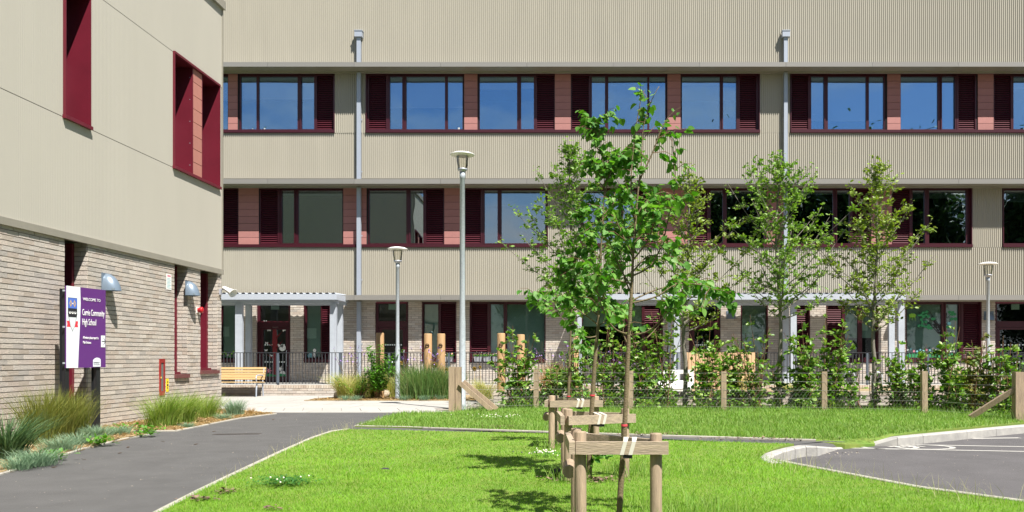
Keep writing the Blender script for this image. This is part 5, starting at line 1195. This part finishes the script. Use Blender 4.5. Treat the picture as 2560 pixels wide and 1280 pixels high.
# ================================================================ hedge shrubs
def shrub(px, ptop, wd, lab, seed, n=420, leafm_='hedge_leaf', Y=18.75, low=0., pale=0):
    random.seed(seed); rng = np.random.default_rng(seed); s = F/Y; x = (px-CX)/s; zt = H+(CY-ptop)/s; hw = wd/2/s
    t = thing('hedge_shrub', lab, 'shrub', (x, Y, 0), 0, 'hornbeam hedge shrubs behind the wire fence'); br = MB(); L_ = []
    for k in range(14 if n > 150 else 5):
        a = R(0, 6.28); rr = R(.25, 1.15); top = R(.45, 1.0) if k else 1.06
        if k == 0: rr *= .3
        e = Vector((x+math.cos(a)*hw*rr*1.05, Y+math.sin(a)*min(hw, .4)*rr*.7, zt*top)); b0 = Vector((x+R(-.55, .55)*hw, Y+R(-.2, .2), -.02))
        pl = smooth_line([b0, b0.lerp(e, .4)+Vector((R(-.06, .06), R(-.05, .05), .05)), e], 9); br.tube(pl, [.011*(1-i/10)+.002 for i in range(9)], 5, cap=False)
        for q in range(int(9+zt*9)):
            g = R(.10, 1.) if low == 0 else R(low, 1.); pp = pl[min(8, int(g*8))]; sd = Vector((R(-1, 1), R(-.8, .8), R(-.2, .7))).normalized(); l2 = R(.10, .34)*(1.15-.75*g)*min(1.3, max(.45, hw/.45)); ee = pp+sd*l2
            br.tube([pp, ee], [.003, .0015], 4, cap=False)
            for w_ in range(random.randint(4, 8)): L_.append((pp.lerp(ee, R(.15, 1.05)), sd+Vector((R(-.9, .9), R(-.9, .9), R(-.5, .4)))))
    br.build('stems', M['twig'], t, kind='stuff'); random.shuffle(L_); L_ = L_[:int(n*R(2.6, 4.4))]; m_ = len(L_)
    np_mesh('foliage', scatter(OVAL_V, np.array([l[0] for l in L_]), np.array([l[1] for l in L_]), rng.uniform(.65, 1.3, m_)*.098, rng.uniform(-1.1, 1.1, m_)), OVAL_F, 7, M[leafm_], t, kind='stuff')
SH = [(1300, 826, 115, 'isolated hedge shrub at the left end by the lamp post', 430, 'hedge_leaf', 0), (1385, 905, 80, 'short dark hedge shrub beside the second fence post', 170, 'hedge_leaf', 0), (1442, 830, 75, 'thin hedge shrub at the foot of the slender hornbeam', 170, 'hedge_leaf', .2),
      (1515, 800, 110, 'bushy hedge shrub between the two lime trunks', 430, 'hedge_leaf', 0), (1590, 825, 120, 'dense hedge shrub right behind the nearest lime trunk', 520, 'hedge_leaf', 0), (1655, 775, 95, 'tall hedge shrub before the white column and red louvre', 420, 'hedge_leaf', 0),
      (1765, 812, 150, 'widest hedge shrub in front of the timber screen', 620, 'hedge_leaf', 0), (1835, 845, 80, 'hedge shrub just right of the third-last fence post', 200, 'hedge_leaf', 0), (1880, 800, 95, 'loose hedge shrub before the pale window with a sheet', 260, 'hedge_leaf', .15), (1948, 890, 60, 'small low hedge shrub around the broad hornbeam trunk', 120, 'hedge_leaf', 0),
      (2012, 815, 100, 'hedge shrub beside the double grey column', 420, 'hedge_leaf', 0), (2070, 780, 110, 'dense hedge shrub at the fence post left of the cycle hoop', 520, 'hedge_leaf', 0), (2135, 905, 70, 'sparse hedge shrub in front of the cycle hoop', 90, 'hedge_leaf', .25), (2192, 900, 50, 'few-leaved hedge shrub by the narrow hornbeam trunk', 60, 'hedge_leaf', .2),
      (2240, 850, 90, 'upright hedge shrub before the right end of the long canopy', 330, 'hedge_leaf', 0), (2305, 870, 90, 'dark hedge shrub at the fence post below the tree sticker', 330, 'hedge_leaf', 0), (2375, 815, 110, 'tall pale-tipped hedge shrub under the tree sticker window', 420, 'hedge_leaf', 0),
      (2450, 830, 95, 'russet-tipped hedge shrub left of the right lamp post', 340, 'hedge_leaf_r', 0), (2512, 850, 75, 'last hedge shrub right of the lamp before the end brace', 240, 'hedge_leaf', .15)]
for i, (px, pt_, wd, lab, n, lm, lo) in enumerate(SH): shrub(px, pt_, wd, lab, 40+i, n, lm, Y=18.9-(.9 if px > 2280 else 0)-(1.1 if px > 2420 else 0)+.25*(i % 2), low=lo)

# ================================================================ grasses in the beds
BT, BF = bladetpl(4)
def tuft(name, px, pb_, hgt, rad_, n, m, lab, lean=(.15, .7), width=.004, wind=None, z=.015, Yo=0., grp=None, seeds=False):
    x, y, _ = G(px, pb_, z); y += Yo
    t = thing(name, lab, 'grass clump' if 'grass' in name or 'fescue' in name or 'sedge' in name else 'plant', (x, y, z), 0, grp)
    n = int(n*1.6)
    r = np.abs(RNG.normal(0, .5, n)).clip(0, 1)*rad_*.42; a = RNG.uniform(0, 6.283, n); base = np.stack([x+r*np.cos(a), y+r*np.sin(a), np.full(n, z)], 1)
    h = hgt*(1.18 if name in ('feather_grass', 'golden_grass') else 1.)*RNG.uniform(.5, 1.15, n); ln = RNG.uniform(*lean, n); az = a+RNG.normal(0, .5, n)
    if wind: az = np.where(RNG.random(n) < wind[1], wind[0]+RNG.normal(0, .5, n), az)
    np_mesh('blades', blades(base, h, ln, az, width, 4), BF, 9, M[m], t, kind='stuff')
    return t
gl = 'feather grass clumps by the brick wing wall'
tuft('sedge_grass', 14, 1150, .62, .45, 420, 'deepgrass', 'dark green sedge at the left edge of the picture', (.4, 1.0), .006)
tuft('feather_grass', 95, 1108, .64, .5, 520, 'olive', 'olive feather grass, leftmost of the tall tufts before the sign', (.12, .6), grp=gl)
tuft('feather_grass', 140, 1100, .66, .45, 480, 'olive', 'olive feather grass tuft standing just left of the sign posts', (.12, .6), grp=gl)
tuft('feather_grass', 190, 1092, .60, .40, 380, 'olive', 'olive feather grass tuft growing round the front sign post', (.12, .6), grp=gl)
for px, pb_, h, n, lab in ((95, 1163, .22, 420, 'largest blue fescue mound at the path edge, leftmost'), (45, 1172, .16, 260, 'blue fescue mound in the left bottom corner of the bed'), (150, 1128, .22, 380, 'blue fescue mound below the olive feather grass'), (195, 1112, .20, 340, 'blue fescue mound in front of the front sign post'), (240, 1094, .22, 360, 'blue fescue mound at the foot of the rear sign post'), (292, 1086, .17, 280, 'blue fescue mound nearest the gap in the bed')):
    tuft('blue_fescue', px, pb_, h, .5, n, 'fescue', lab, (.4, 1.1), .0032, grp='blue fescue mounds by the wing wall')
for px, pb_, h, n, lab in ((392, 1066, .50, 220, 'thin wispy feather grass at left of the red cabinet tufts'), (412, 1066, .54, 560, 'dense bright feather grass below the red cabinet'), (462, 1057, .52, 520, 'bright feather grass below the first narrow window sill'), (515, 1045, .44, 420, 'smaller bright feather grass below the second window sill')):
    tuft('feather_grass', px, pb_, h, .5, n, 'feather_g', lab, (.2, .85), .004, wind=(.2, .45), grp='bright feather grass clumps at the wing corner')
tuft('blue_grass', 585, 1038, .36, .45, 360, 'fescue', 'tall blue grey grass at the corner of the brick wing', (.2, .8), .004)
tuft('blue_fescue', 560, 1048, .14, .4, 220, 'fescue', 'low blue fescue before the corner grass', (.4, 1.1), .003); tuft('blue_fescue', 470, 1068, .10, .3, 160, 'fescue', 'low blue fescue under the bright feather grass', (.4, 1.1), .003); tuft('dry_grass', 628, 1035, .16, .2, 80, 'gold_grass', 'little dry grass tuft at the pointed end of the bed', (.2, .7), .003)
def weed(px, pb_, r_, n, lab, h=.08):
    x, y, _ = G(px, pb_, .015); t = thing('weed', lab, 'weed', (x, y, .015)); p = np.stack([x+RNG.normal(0, r_*.5, n), y+RNG.normal(0, r_*.5, n), .02+RNG.uniform(0, h, n)], 1); d = RNG.normal(0, 1, (n, 3)); d[:, 2] = np.abs(d[:, 2])*.6
    np_mesh('leaves', scatter(OVAL_V, p, d, RNG.uniform(.04, .085, n)), OVAL_F, 7, M['weed'], t, kind='stuff')
weed(255, 1113, .16, 90, 'bright green weed at the path edge right of the fescue', .10); weed(132, 1149, .13, 80, 'bright green weed at the path edge among straw'); weed(368, 1090, .12, 60, 'bright green weed at the tip of the near bed', .06); weed(370, 1077, .2, 70, 'low green weeds at the wall before the bright feather grass', .06); weed(310, 1079, .14, 50, 'green weed against the brick wall by the bed gap', .10)
gl = 'golden feather grass clumps in the garden bed'
for px, pb_, h, n, lab in ((868, 996, 0.70, 672, 'golden feather grass at the bed corner by the canopy column'), (905, 993, 0.68, 608, 'golden feather grass in the middle before the plinth'), (938, 991, 0.70, 576, 'golden feather grass before the leafy shrub'), (978, 992, 0.74, 608, 'golden feather grass touching the slim lamp pole'), (1215, 998, .55, 420, 'golden feather grass between tall lamp and end shrub')):
    tuft('golden_grass', px, pb_, h, .55, n, 'feather', lab, (.3, .95), .0045, wind=(3.0, .55), z=.03, grp=gl)
tuft('tall_grass', 1055, 997, 1.05, 1.6, 1300, 'tallgrass', 'large tall green grass right of the slim lamp', (.2, .7), .007, z=.03); tuft('tall_grass', 1108, 997, .95, 1.1, 700, 'tallgrass', 'tall green grass beside the ringed timber post', (.2, .7), .007, z=.03); tuft('tall_grass', 1400, 985, .75, .6, 300, 'tallgrass', 'tall green grass behind the farthest lime trunk', (.15, .5), .006, z=.2)
tuft('golden_seed_grass', 1382, 979, .85, .8, 500, 'gold_grass', 'golden seeding grass in shade behind the hedge', (.15, .6), .005, z=.22, Yo=.0); tuft('golden_seed_grass', 1092, 996, .75, .5, 90, 'gold_grass', 'golden seeding grass around the ringed timber posts', (.1, .5), .005, z=.03)
for px, pb_, n, lab in ((862, 1000, 120, 'small blue fescue at the left corner of the garden bed'), (890, 1000, 120, 'small blue fescue under the golden grass'), (1012, 1000, 120, 'small blue fescue right of the slim lamp base'), (1062, 1000, 200, 'blue fescue before the large tall grass'), (1100, 999, 220, 'blue fescue nearest the double fence post'), (1190, 992, 160, 'blue fescue behind the fence brace'), (1255, 990, 140, 'blue fescue beside the end shrub')):
    tuft('blue_fescue', px, pb_, .17, .35, n, 'fescue', lab, (.4, 1.1), .0035, z=.03, grp='blue fescue tufts in the garden bed')
for px, pb_, h, n, lab in ((2410, 980, .7, 300, 'golden feather grass behind the tall pale-tipped shrub'), (1840, 981, .6, 260, 'golden feather grass before the timber screen'), (2540, 983, .45, 240, 'golden feather grass behind the end fence post'), (1975, 982, .3, 200, 'low golden grass behind the broad hornbeam')):
    tuft('golden_grass', px, pb_, h, .8, n, 'feather', lab, (.3, .95), .005, wind=(3., .4), z=.22, grp=gl)
# leafy shrub, verbena, seed balls and boulders in the bed
def bush(px, pb_, hgt, hw, n, m, lab, name='leafy_shrub', ls=.12, z=.03, cat='shrub'):
    x, y, _ = G(px, pb_, z); t = thing(name, lab, cat, (x, y, z)); br = MB(); L_ = []
    for k in range(12):
        a = R(0, 6.28); e = Vector((x+math.cos(a)*hw*R(.2, 1), y+math.sin(a)*hw*.6, z+hgt*R(.55, 1.05))); br.tube([(x+R(-.1, .1), y, z), e], [.008, .003], 5)
        for q in range(n//12): g = R(.25, 1.02); p = Vector((x, y, z)).lerp(e, g); L_.append((p+Vector((R(-.06, .06), R(-.06, .06), R(-.04, .04))), Vector((R(-1, 1), R(-1, 1), R(-.5, .5)))))
    br.build('stems', M['twig'], t, kind='stuff'); np_mesh('foliage', scatter(OVAL_V*np.array([1, .7, 1]), np.array([l[0] for l in L_]), np.array([l[1] for l in L_]), RNG.uniform(.6, 1.2, len(L_))*ls), OVAL_F, 7, M[m], t, kind='stuff')
bush(945, 997, 1.45, .8, 1500, 'weed', 'tall leafy green shrub in front of the first timber post')
bush(900, 997, .75, .7, 800, 'hedge_leaf', 'low dark leafy shrub behind the golden grasses', 'low_shrub', .09)
bush(1420, 981, .75, .5, 220, 'hedge_leaf', 'low green shrub behind the netting near the third lime', 'low_shrub', .09, .2)
def verbena(px, pb_, n, hgt, spread, lab, z=.03):
    x, y, _ = G(px, pb_, z); t = thing('verbena', lab, 'flowers', (x, y, z), 0, 'purple verbena stems by the railing'); st = MB(); P_ = []
    for k in range(n):
        e = Vector((x+R(-spread, spread), y+R(-.3, .3), z+hgt*R(.65, 1.05))); b0 = Vector((x+R(-spread, spread)*.7, y+R(-.2, .2), z)); st.tube([b0, b0.lerp(e, .5)+Vector((R(-.03, .03), 0, 0)), e], .0035, 4, cap=False)
        for q in range(5): P_.append(e+Vector((R(-.035, .035), R(-.03, .03), R(-.02, .03))))
    st.build('stems', M['bark'], t, kind='stuff'); P_ = np.array(P_); np_mesh('flowers', scatter(QUAD_V, P_, RNG.normal(0, 1, (len(P_), 3)), RNG.uniform(.03, .05, len(P_))), QUAD_F, 4, M['petal_p'], t, kind='stuff')
verbena(880, 994, 22, 1.35, .5, 'purple verbena stems beside the canopy column'); verbena(1060, 996, 34, 1.35, .6, 'purple verbena stems around the ringed timber posts'); verbena(1385, 980, 26, 1.2, .55, 'purple verbena stems in front of the shaded brick pier', .2); verbena(1530, 980, 22, 1.15, .6, 'purple verbena stems behind the bushy hedge shrub', .2)
def ball(px, py, Y, r_, lab, zb=.03):
    x = (px-CX)*Y/F; z = H+(CY-py)*Y/F; t = thing('allium', lab, 'flower', (x, Y, zb), 0, 'yellow allium seed heads'); MB().tube([(x+.02, Y, zb), (x, Y, z)], .006, 5).build('stem', M['straw'], t)
    n = 160; d = RNG.normal(0, 1, (n, 3)); d /= np.linalg.norm(d, axis=1, keepdims=True); np_mesh('seed_head', scatter(QUAD_V, np.tile([x, Y, z], (n, 1)), d, np.full(n, r_)), QUAD_F, 4, M['allium'], t)
for px, py, r_, lab in ((1002, 908, .07, 'yellow seed ball just right of the slim lamp pole'), (1087, 913, .10, 'yellow seed ball between the ringed timber posts'), (1110, 951, .085, 'yellow seed ball lowest, before the tall grass'), (1117, 924, .06, 'yellow seed ball beside the railing post'), (1186, 922, .07, 'yellow seed ball right of the tall lamp'), (1200, 918, .05, 'small yellow seed ball beside the larger one right of tall lamp')): ball(px, py, 23.2, r_, lab)
def rock(px, pb_, r_, lab):
    x, y, _ = G(px, pb_, .03); mb = MB(); n, m_ = 10, 7
    for i in range(m_+1):
        th = math.pi*i/m_
        for k in range(n): a = 2*math.pi*k/n; q = r_*(1+.12*math.sin(3*a+i)+R(-.05, .05)); mb.v.append((x+q*math.sin(th)*math.cos(a), y+q*.7*math.sin(th)*math.sin(a), .03+r_*.6+q*.85*math.cos(th)))
    for i in range(m_):
        for k in range(n): k2 = (k+1) % n; mb.f.append((i*n+k, (i+1)*n+k, (i+1)*n+k2, i*n+k2)); mb.mi.append(0)
    tag(mb.build('boulder', M['boulder'], smooth=True), lab, 'boulder')
rock(922, 990, .12, 'pale round boulder among the golden grasses'); rock(962, 993, .15, 'pale boulder beside the slim lamp base'); rock(846, 994, .13, 'pale boulder below the canopy columns')
# straw litter on the beds
def litter(poly, n, name, m, size, z=.018):
    xs = [p[0] for p in poly]; ys = [p[1] for p in poly]; x = RNG.uniform(min(xs), max(xs), n); y = RNG.uniform(min(ys), max(ys), n); k = inpoly(x, y, poly); x, y = x[k], y[k]; q = len(x)
    d = np.stack([RNG.normal(0, 1, q), RNG.normal(0, 1, q), RNG.normal(0, .12, q)], 1); np_mesh(name, scatter(QUAD_V*np.array([1, .10, 1]), np.stack([x, y, z+RNG.uniform(0, .012, q)], 1), d, RNG.uniform(*size, q)), QUAD_F, 4, M[m], kind='stuff')
litter(BED1, 9000, 'straw_litter', 'straw', (.04, .14)); litter(BED2, 8000, 'straw_litter', 'straw', (.04, .14)); litter([(-7.3, 22.1), (-2.9, 22.1), (-2.9, 23.2), (-7.2, 23.2)], 2500, 'straw_litter', 'straw', (.05, .15), .032)

# ================================================================ the lawns
def field(name, poly, n, hr, width, m, ymin, ymax, powr, lean=(.1, .9), mask=None, keep=1.):
    u_ = RNG.random(n); a, b = ymin**(1-powr), ymax**(1-powr); y = (a+(b-a)*u_)**(1/(1-powr)); lo = (-40-CX)*y/F; hi = (2600-CX)*y/F; x = lo+(hi-lo)*RNG.random(n); k = inpoly(x, y, poly)
    if mask is not None: k &= mask(x, y)
    x, y = x[k], y[k]; q = len(x); sc = np.clip(y/7.5, .8, 2.2)
    h = RNG.uniform(*hr, q); patch = .75+.5*(np.sin(x*1.7+2*np.sin(y*.9))*np.sin(y*1.3+np.sin(x*2.1))*.5+.5); h *= patch
    V = blades(np.stack([x, y, np.full(q, .018)], 1), h, RNG.uniform(*lean, q), RNG.uniform(0, 6.283, q), 1., 2, 1.4)
    c = (V[:, 0:1]+V[:, 1:2])/2
    for i in range(2): c = (V[:, 2*i]+V[:, 2*i+1])/2; w_ = (width*sc)[:, None]; V[:, 2*i] = c+(V[:, 2*i]-c)*w_; V[:, 2*i+1] = c+(V[:, 2*i+1]-c)*w_
    return np_mesh(name, V, B2F, 5, M[m], kind='stuff')
B2V, B2F = bladetpl(2)
field('grass', LAWN1, 560000, (.016, .040), .0019, 'grass', 4.0, 13.6, 1.7, (.2, 1.1))
field('grass', LAWN2, 170000, (.035, .10), .0026, 'grass_long', 11.2, 20.6, 1.2)
field('long_grass', LAWN1, 7000, (.05, .12), .0022, 'grass_long', 5.7, 13., 1.6, (.2, .9), mask=lambda x, y: (np.sin(x*2.3+1)*np.sin(y*1.9+x) > .35) | ((x > 1.2) & (y < 8.6)))
# long stems at the guards, edges and fence
def ring_grass(cx0, cy0, r_, n, hr, name='long_grass'):
    a = RNG.uniform(0, 6.283, n); rr = r_*np.sqrt(RNG.random(n)); base = np.stack([cx0+rr*np.cos(a), cy0+rr*np.sin(a), np.full(n, .018)], 1)
    return blades(base, RNG.uniform(*hr, n), RNG.uniform(.1, .7, n), RNG.uniform(0, 6.283, n), .003, 4)
Vs = [ring_grass(p[0], p[1], .22, 130, (.08, .24)) for p in (XY(1451, 5.5), XY(1640, 5.5), XY(1421, 7.72), XY(1563, 7.98), XY(1379, 10.5), XY(1490, 10.6))]+[ring_grass(XY(1700, 6.2)[0], 6.1, .5, 260, (.08, .22)), ring_grass(XY(1650, 8.3)[0], 8.2, .5, 160, (.08, .2))]
for t_ in np.linspace(0, 6, 90): q = fpt(t_); Vs.append(ring_grass(q[0], q[1]-.05, .22, 22, (.10, .30)))
np_mesh('long_grass', np.concatenate(Vs), BF, 9, M['grass_long'], kind='stuff')
# seed stems along the path edge and road edge
E = [G(x, y)[:2] for x, y in ((500, 1234), (600, 1186), (700, 1138), (780, 1101), (830, 1084), (870, 1078))]; Bs = []
for k in range(110): i = random.randint(0, 4); f = random.random(); Bs.append((E[i][0]+(E[i+1][0]-E[i][0])*f+abs(random.gauss(0, .10))+.02, E[i][1]+(E[i+1][1]-E[i][1])*f, .018))
E = [G(x, y)[:2] for x, y in ((1960, 1164), (2095, 1190), (2297, 1230), (2560, 1268))]
for k in range(150): i = random.randint(0, 2); f = random.random(); Bs.append((E[i][0]+(E[i+1][0]-E[i][0])*f-abs(random.gauss(0, .16)), E[i][1]+(E[i+1][1]-E[i][1])*f-.03, .018))
Bs = np.array(Bs); n = len(Bs); np_mesh('seed_stems', blades(Bs, RNG.uniform(.10, .24, n), RNG.uniform(.1, .7, n), RNG.uniform(0, 6.283, n), .0022, 4), BF, 9, M['seed'], kind='stuff')
# clover patches
def clover(px, pb_, rx, ry, n, nf, lab):
    x, y, _ = G(px, pb_, .02); t = thing('clover_patch', lab, 'clover', (x, y, .02)); p = np.stack([x+RNG.normal(0, rx*.5, n), y+RNG.normal(0, ry*.5, n), .02+RNG.uniform(.03, .07, n)], 1); d = RNG.normal(0, 1, (n, 3)); d[:, 2] *= .25
    np_mesh('leaves', scatter(OVAL_V, p, d, RNG.uniform(.02, .036, n)), OVAL_F, 7, M['clover'], t, kind='stuff')
    fm = MB()
    for k in range(nf):
        c = (x+random.gauss(0, rx*.55), y+random.gauss(0, ry*.55), .02+R(.05, .085)); fm.lathe(c, [(0, -.007), (.007, -.004), (.0085, .002), (.005, .006), (0, .008)], 7)
    fm.build('flowers', M['petal_w'], t, kind='stuff')
clover(715, 1213, .26, .24, 600, 8, 'clover patch with white flowers near the path edge'); clover(1365, 1143, .24, .2, 160, 42, 'thick white clover flowers left of the middle tree guard'); clover(1245, 1048, .5, .4, 120, 40, 'pale clover flowers in long grass below the fence brace')
# black nursery pot on its side, dark earth by the middle guard, feather, dead leaves, soil scuffs
px0, py0 = 1397, 1196; x, y, _ = G(px0, py0, .02); c = Vector((x, y, .05)); d = Vector((-.35, -.25, .55)).normalized(); us = d.cross(Vector((0, 0, 1))).normalized(); vs = us.cross(d); mb = MB(); pr = [(-.055, .028), (.04, .042), (.045, .048), (.06, .048), (.06, .042), (-.04, .026)]
for dd, r_ in pr:
    for k in range(14): a = 2*math.pi*k/14; mb.v.append(tuple(c+d*dd+(us*math.cos(a)+vs*math.sin(a))*r_))
for i in range(5):
    for k in range(14): k2 = (k+1) % 14; mb.f.append((i*14+k, i*14+k2, (i+1)*14+k2, (i+1)*14+k)); mb.mi.append(0)
mb.f.append(tuple(range(14))); mb.mi.append(0); tag(mb.build('plant_pot', M['blackplastic'], smooth=True), 'small black plastic pot tipped over beside the middle guard', 'pot')
def scuff(px, py, rx, ry, n, m='soil'):
    x, y, _ = G(px, py, .02); p = np.stack([x+RNG.normal(0, rx*.5, n), y+RNG.normal(0, ry*.5, n), .022+RNG.uniform(0, .035, n)], 1); return scatter(QUAD_V, p, RNG.normal(0, 1, (n, 3))*np.array([1, 1, .3]), RNG.uniform(.02, .05, n))
np_mesh('bark_mulch', np.concatenate([scuff(1470, 1203, .35, .14, 260), scuff(560, 1233, .12, .08, 60), scuff(500, 1252, .15, .06, 50), scuff(1250, 1069, .5, .1, 120), scuff(1640, 1087, .6, .08, 140), scuff(1900, 1099, .8, .08, 160), scuff(690, 1276, .1, .03, 30)]), QUAD_F, 4, mat('bark_mulch', (.16, .11, .075), .9, var=.4), kind='stuff')
x, y, _ = G(955, 1181, .02); tag(MB().plate([(-.02, .0), (.02, .012), (.06, .008), (.075, -.01), (.03, -.004)], (x, y, .055), (1, .2, 0), (0, .4, .9), .002).build('feather', M['blackplastic']), 'small black feather lying on the near lawn', 'feather')
lm_ = MB()
for px, py in ((215, 1150), (294, 1134), (128, 1170), (484, 1112), (316, 1120), (530, 1080), (680, 1050), (412, 1105), (2145, 1131), (2060, 1135)): 
    x, y, _ = G(px, py, .0 if px < 1000 else -.1); a = R(0, 6.28); lm_.plate([(0, 0), (.03, .012), (.06, .002), (.03, -.014)], (x, y, (.004 if px < 1000 else -.096)), (math.cos(a), math.sin(a), .12), (-math.sin(a), math.cos(a), .25), .003)
lm_.build('dead_leaves', M['rust'], kind='stuff')
# pale grit on asphalt
n = 1500; x = RNG.uniform(-7, 0, n); y = RNG.uniform(6, 17.4, n); k = inpoly(x, y, path_poly) & ~inpoly(x, y, LAWN1) & ~inpoly(x, y, LAWN2) & ~inpoly(x, y, BED1) & ~inpoly(x, y, BED2); x, y = x[k], y[k]; q = len(x)
V1 = scatter(QUAD_V, np.stack([x, y, np.full(q, .003)], 1), RNG.normal(0, 1, (q, 3))*np.array([1, 1, .2]), RNG.uniform(.004, .014, q))
n = 900; x = RNG.uniform(2, 9, n); y = RNG.uniform(6.5, 13, n); k = ~inpoly(x, y, LAWN1) & ~inpoly(x, y, LAWN2) & ~inpoly(x, y, path_poly); x, y = x[k], y[k]; q = len(x)
V2 = scatter(QUAD_V, np.stack([x, y, np.full(q, -.097)], 1), RNG.normal(0, 1, (q, 3))*np.array([1, 1, .2]), RNG.uniform(.004, .016, q))
x0, y0, _ = G(2010, 1134, -.1); n = 260; V3 = scatter(QUAD_V, np.stack([x0+RNG.normal(0, .28, n)+.0, y0+RNG.normal(0, .10, n), np.full(n, -.094)], 1), RNG.normal(0, 1, (n, 3))*np.array([1, 1, .3]), RNG.uniform(.008, .03, n))
np_mesh('grit', np.concatenate([V1, V2, V3]), QUAD_F, 4, mat('grit', (.42, .37, .30), .9, var=.3), kind='stuff')

# ================================================================ trees behind the camera, seen mirrored in the windows
def far_tree(x, y, hgt, rr, lab, seed):
    rng = np.random.default_rng(seed); t = thing('tall_tree', lab, 'tree', (x, y, 0)); MB().tube([(x, y, 0), (x+.2, y, hgt*.4), (x, y, hgt*.9)], [.35, .28, .06], 8).build('trunk', M['bark_g'], t)
    n = 16000; c = rng.normal(0, 1, (40, 3)); c /= np.linalg.norm(c, axis=1, keepdims=True); c *= rng.uniform(.3, .9, (40, 1)); i = rng.integers(0, 40, n); p = c[i]+rng.normal(0, .20, (n, 3)); p = p*np.array([rr, rr, hgt*.42])+np.array([x, y, hgt*.56])
    np_mesh('foliage', scatter(OVAL_V, p, rng.normal(0, 1, (n, 3)), rng.uniform(.35, .75, n)), OVAL_F, 7, M['far_leaf'], t, kind='stuff')
for i, (x, y, h_, r_, lab) in enumerate(((11.5, -15, 18.5, 4.2, 'dark tree mirrored at left of the right middle windows'), (17.5, -17, 20, 4.6, 'dark tree mirrored behind the broad hornbeam'), (24, -15, 19, 4.4, 'dark tree mirrored in the wide middle windows'), (30, -18, 20, 4.6, 'dark tree mirrored in the window near the right gap'), (38, -14, 18.5, 4.2, 'dark tree mirrored in the last middle window'), (36, -40, 23.5, 6, 'tallest dark tree mirrored low in the upper right window'),
        (-5, -44, 13.5, 5, 'distant low tree mirrored beside the wing reflection'), (4, -48, 12, 5, 'distant low tree mirrored behind the lime crowns'))): far_tree(x, y, h_, r_, lab, 60+i)
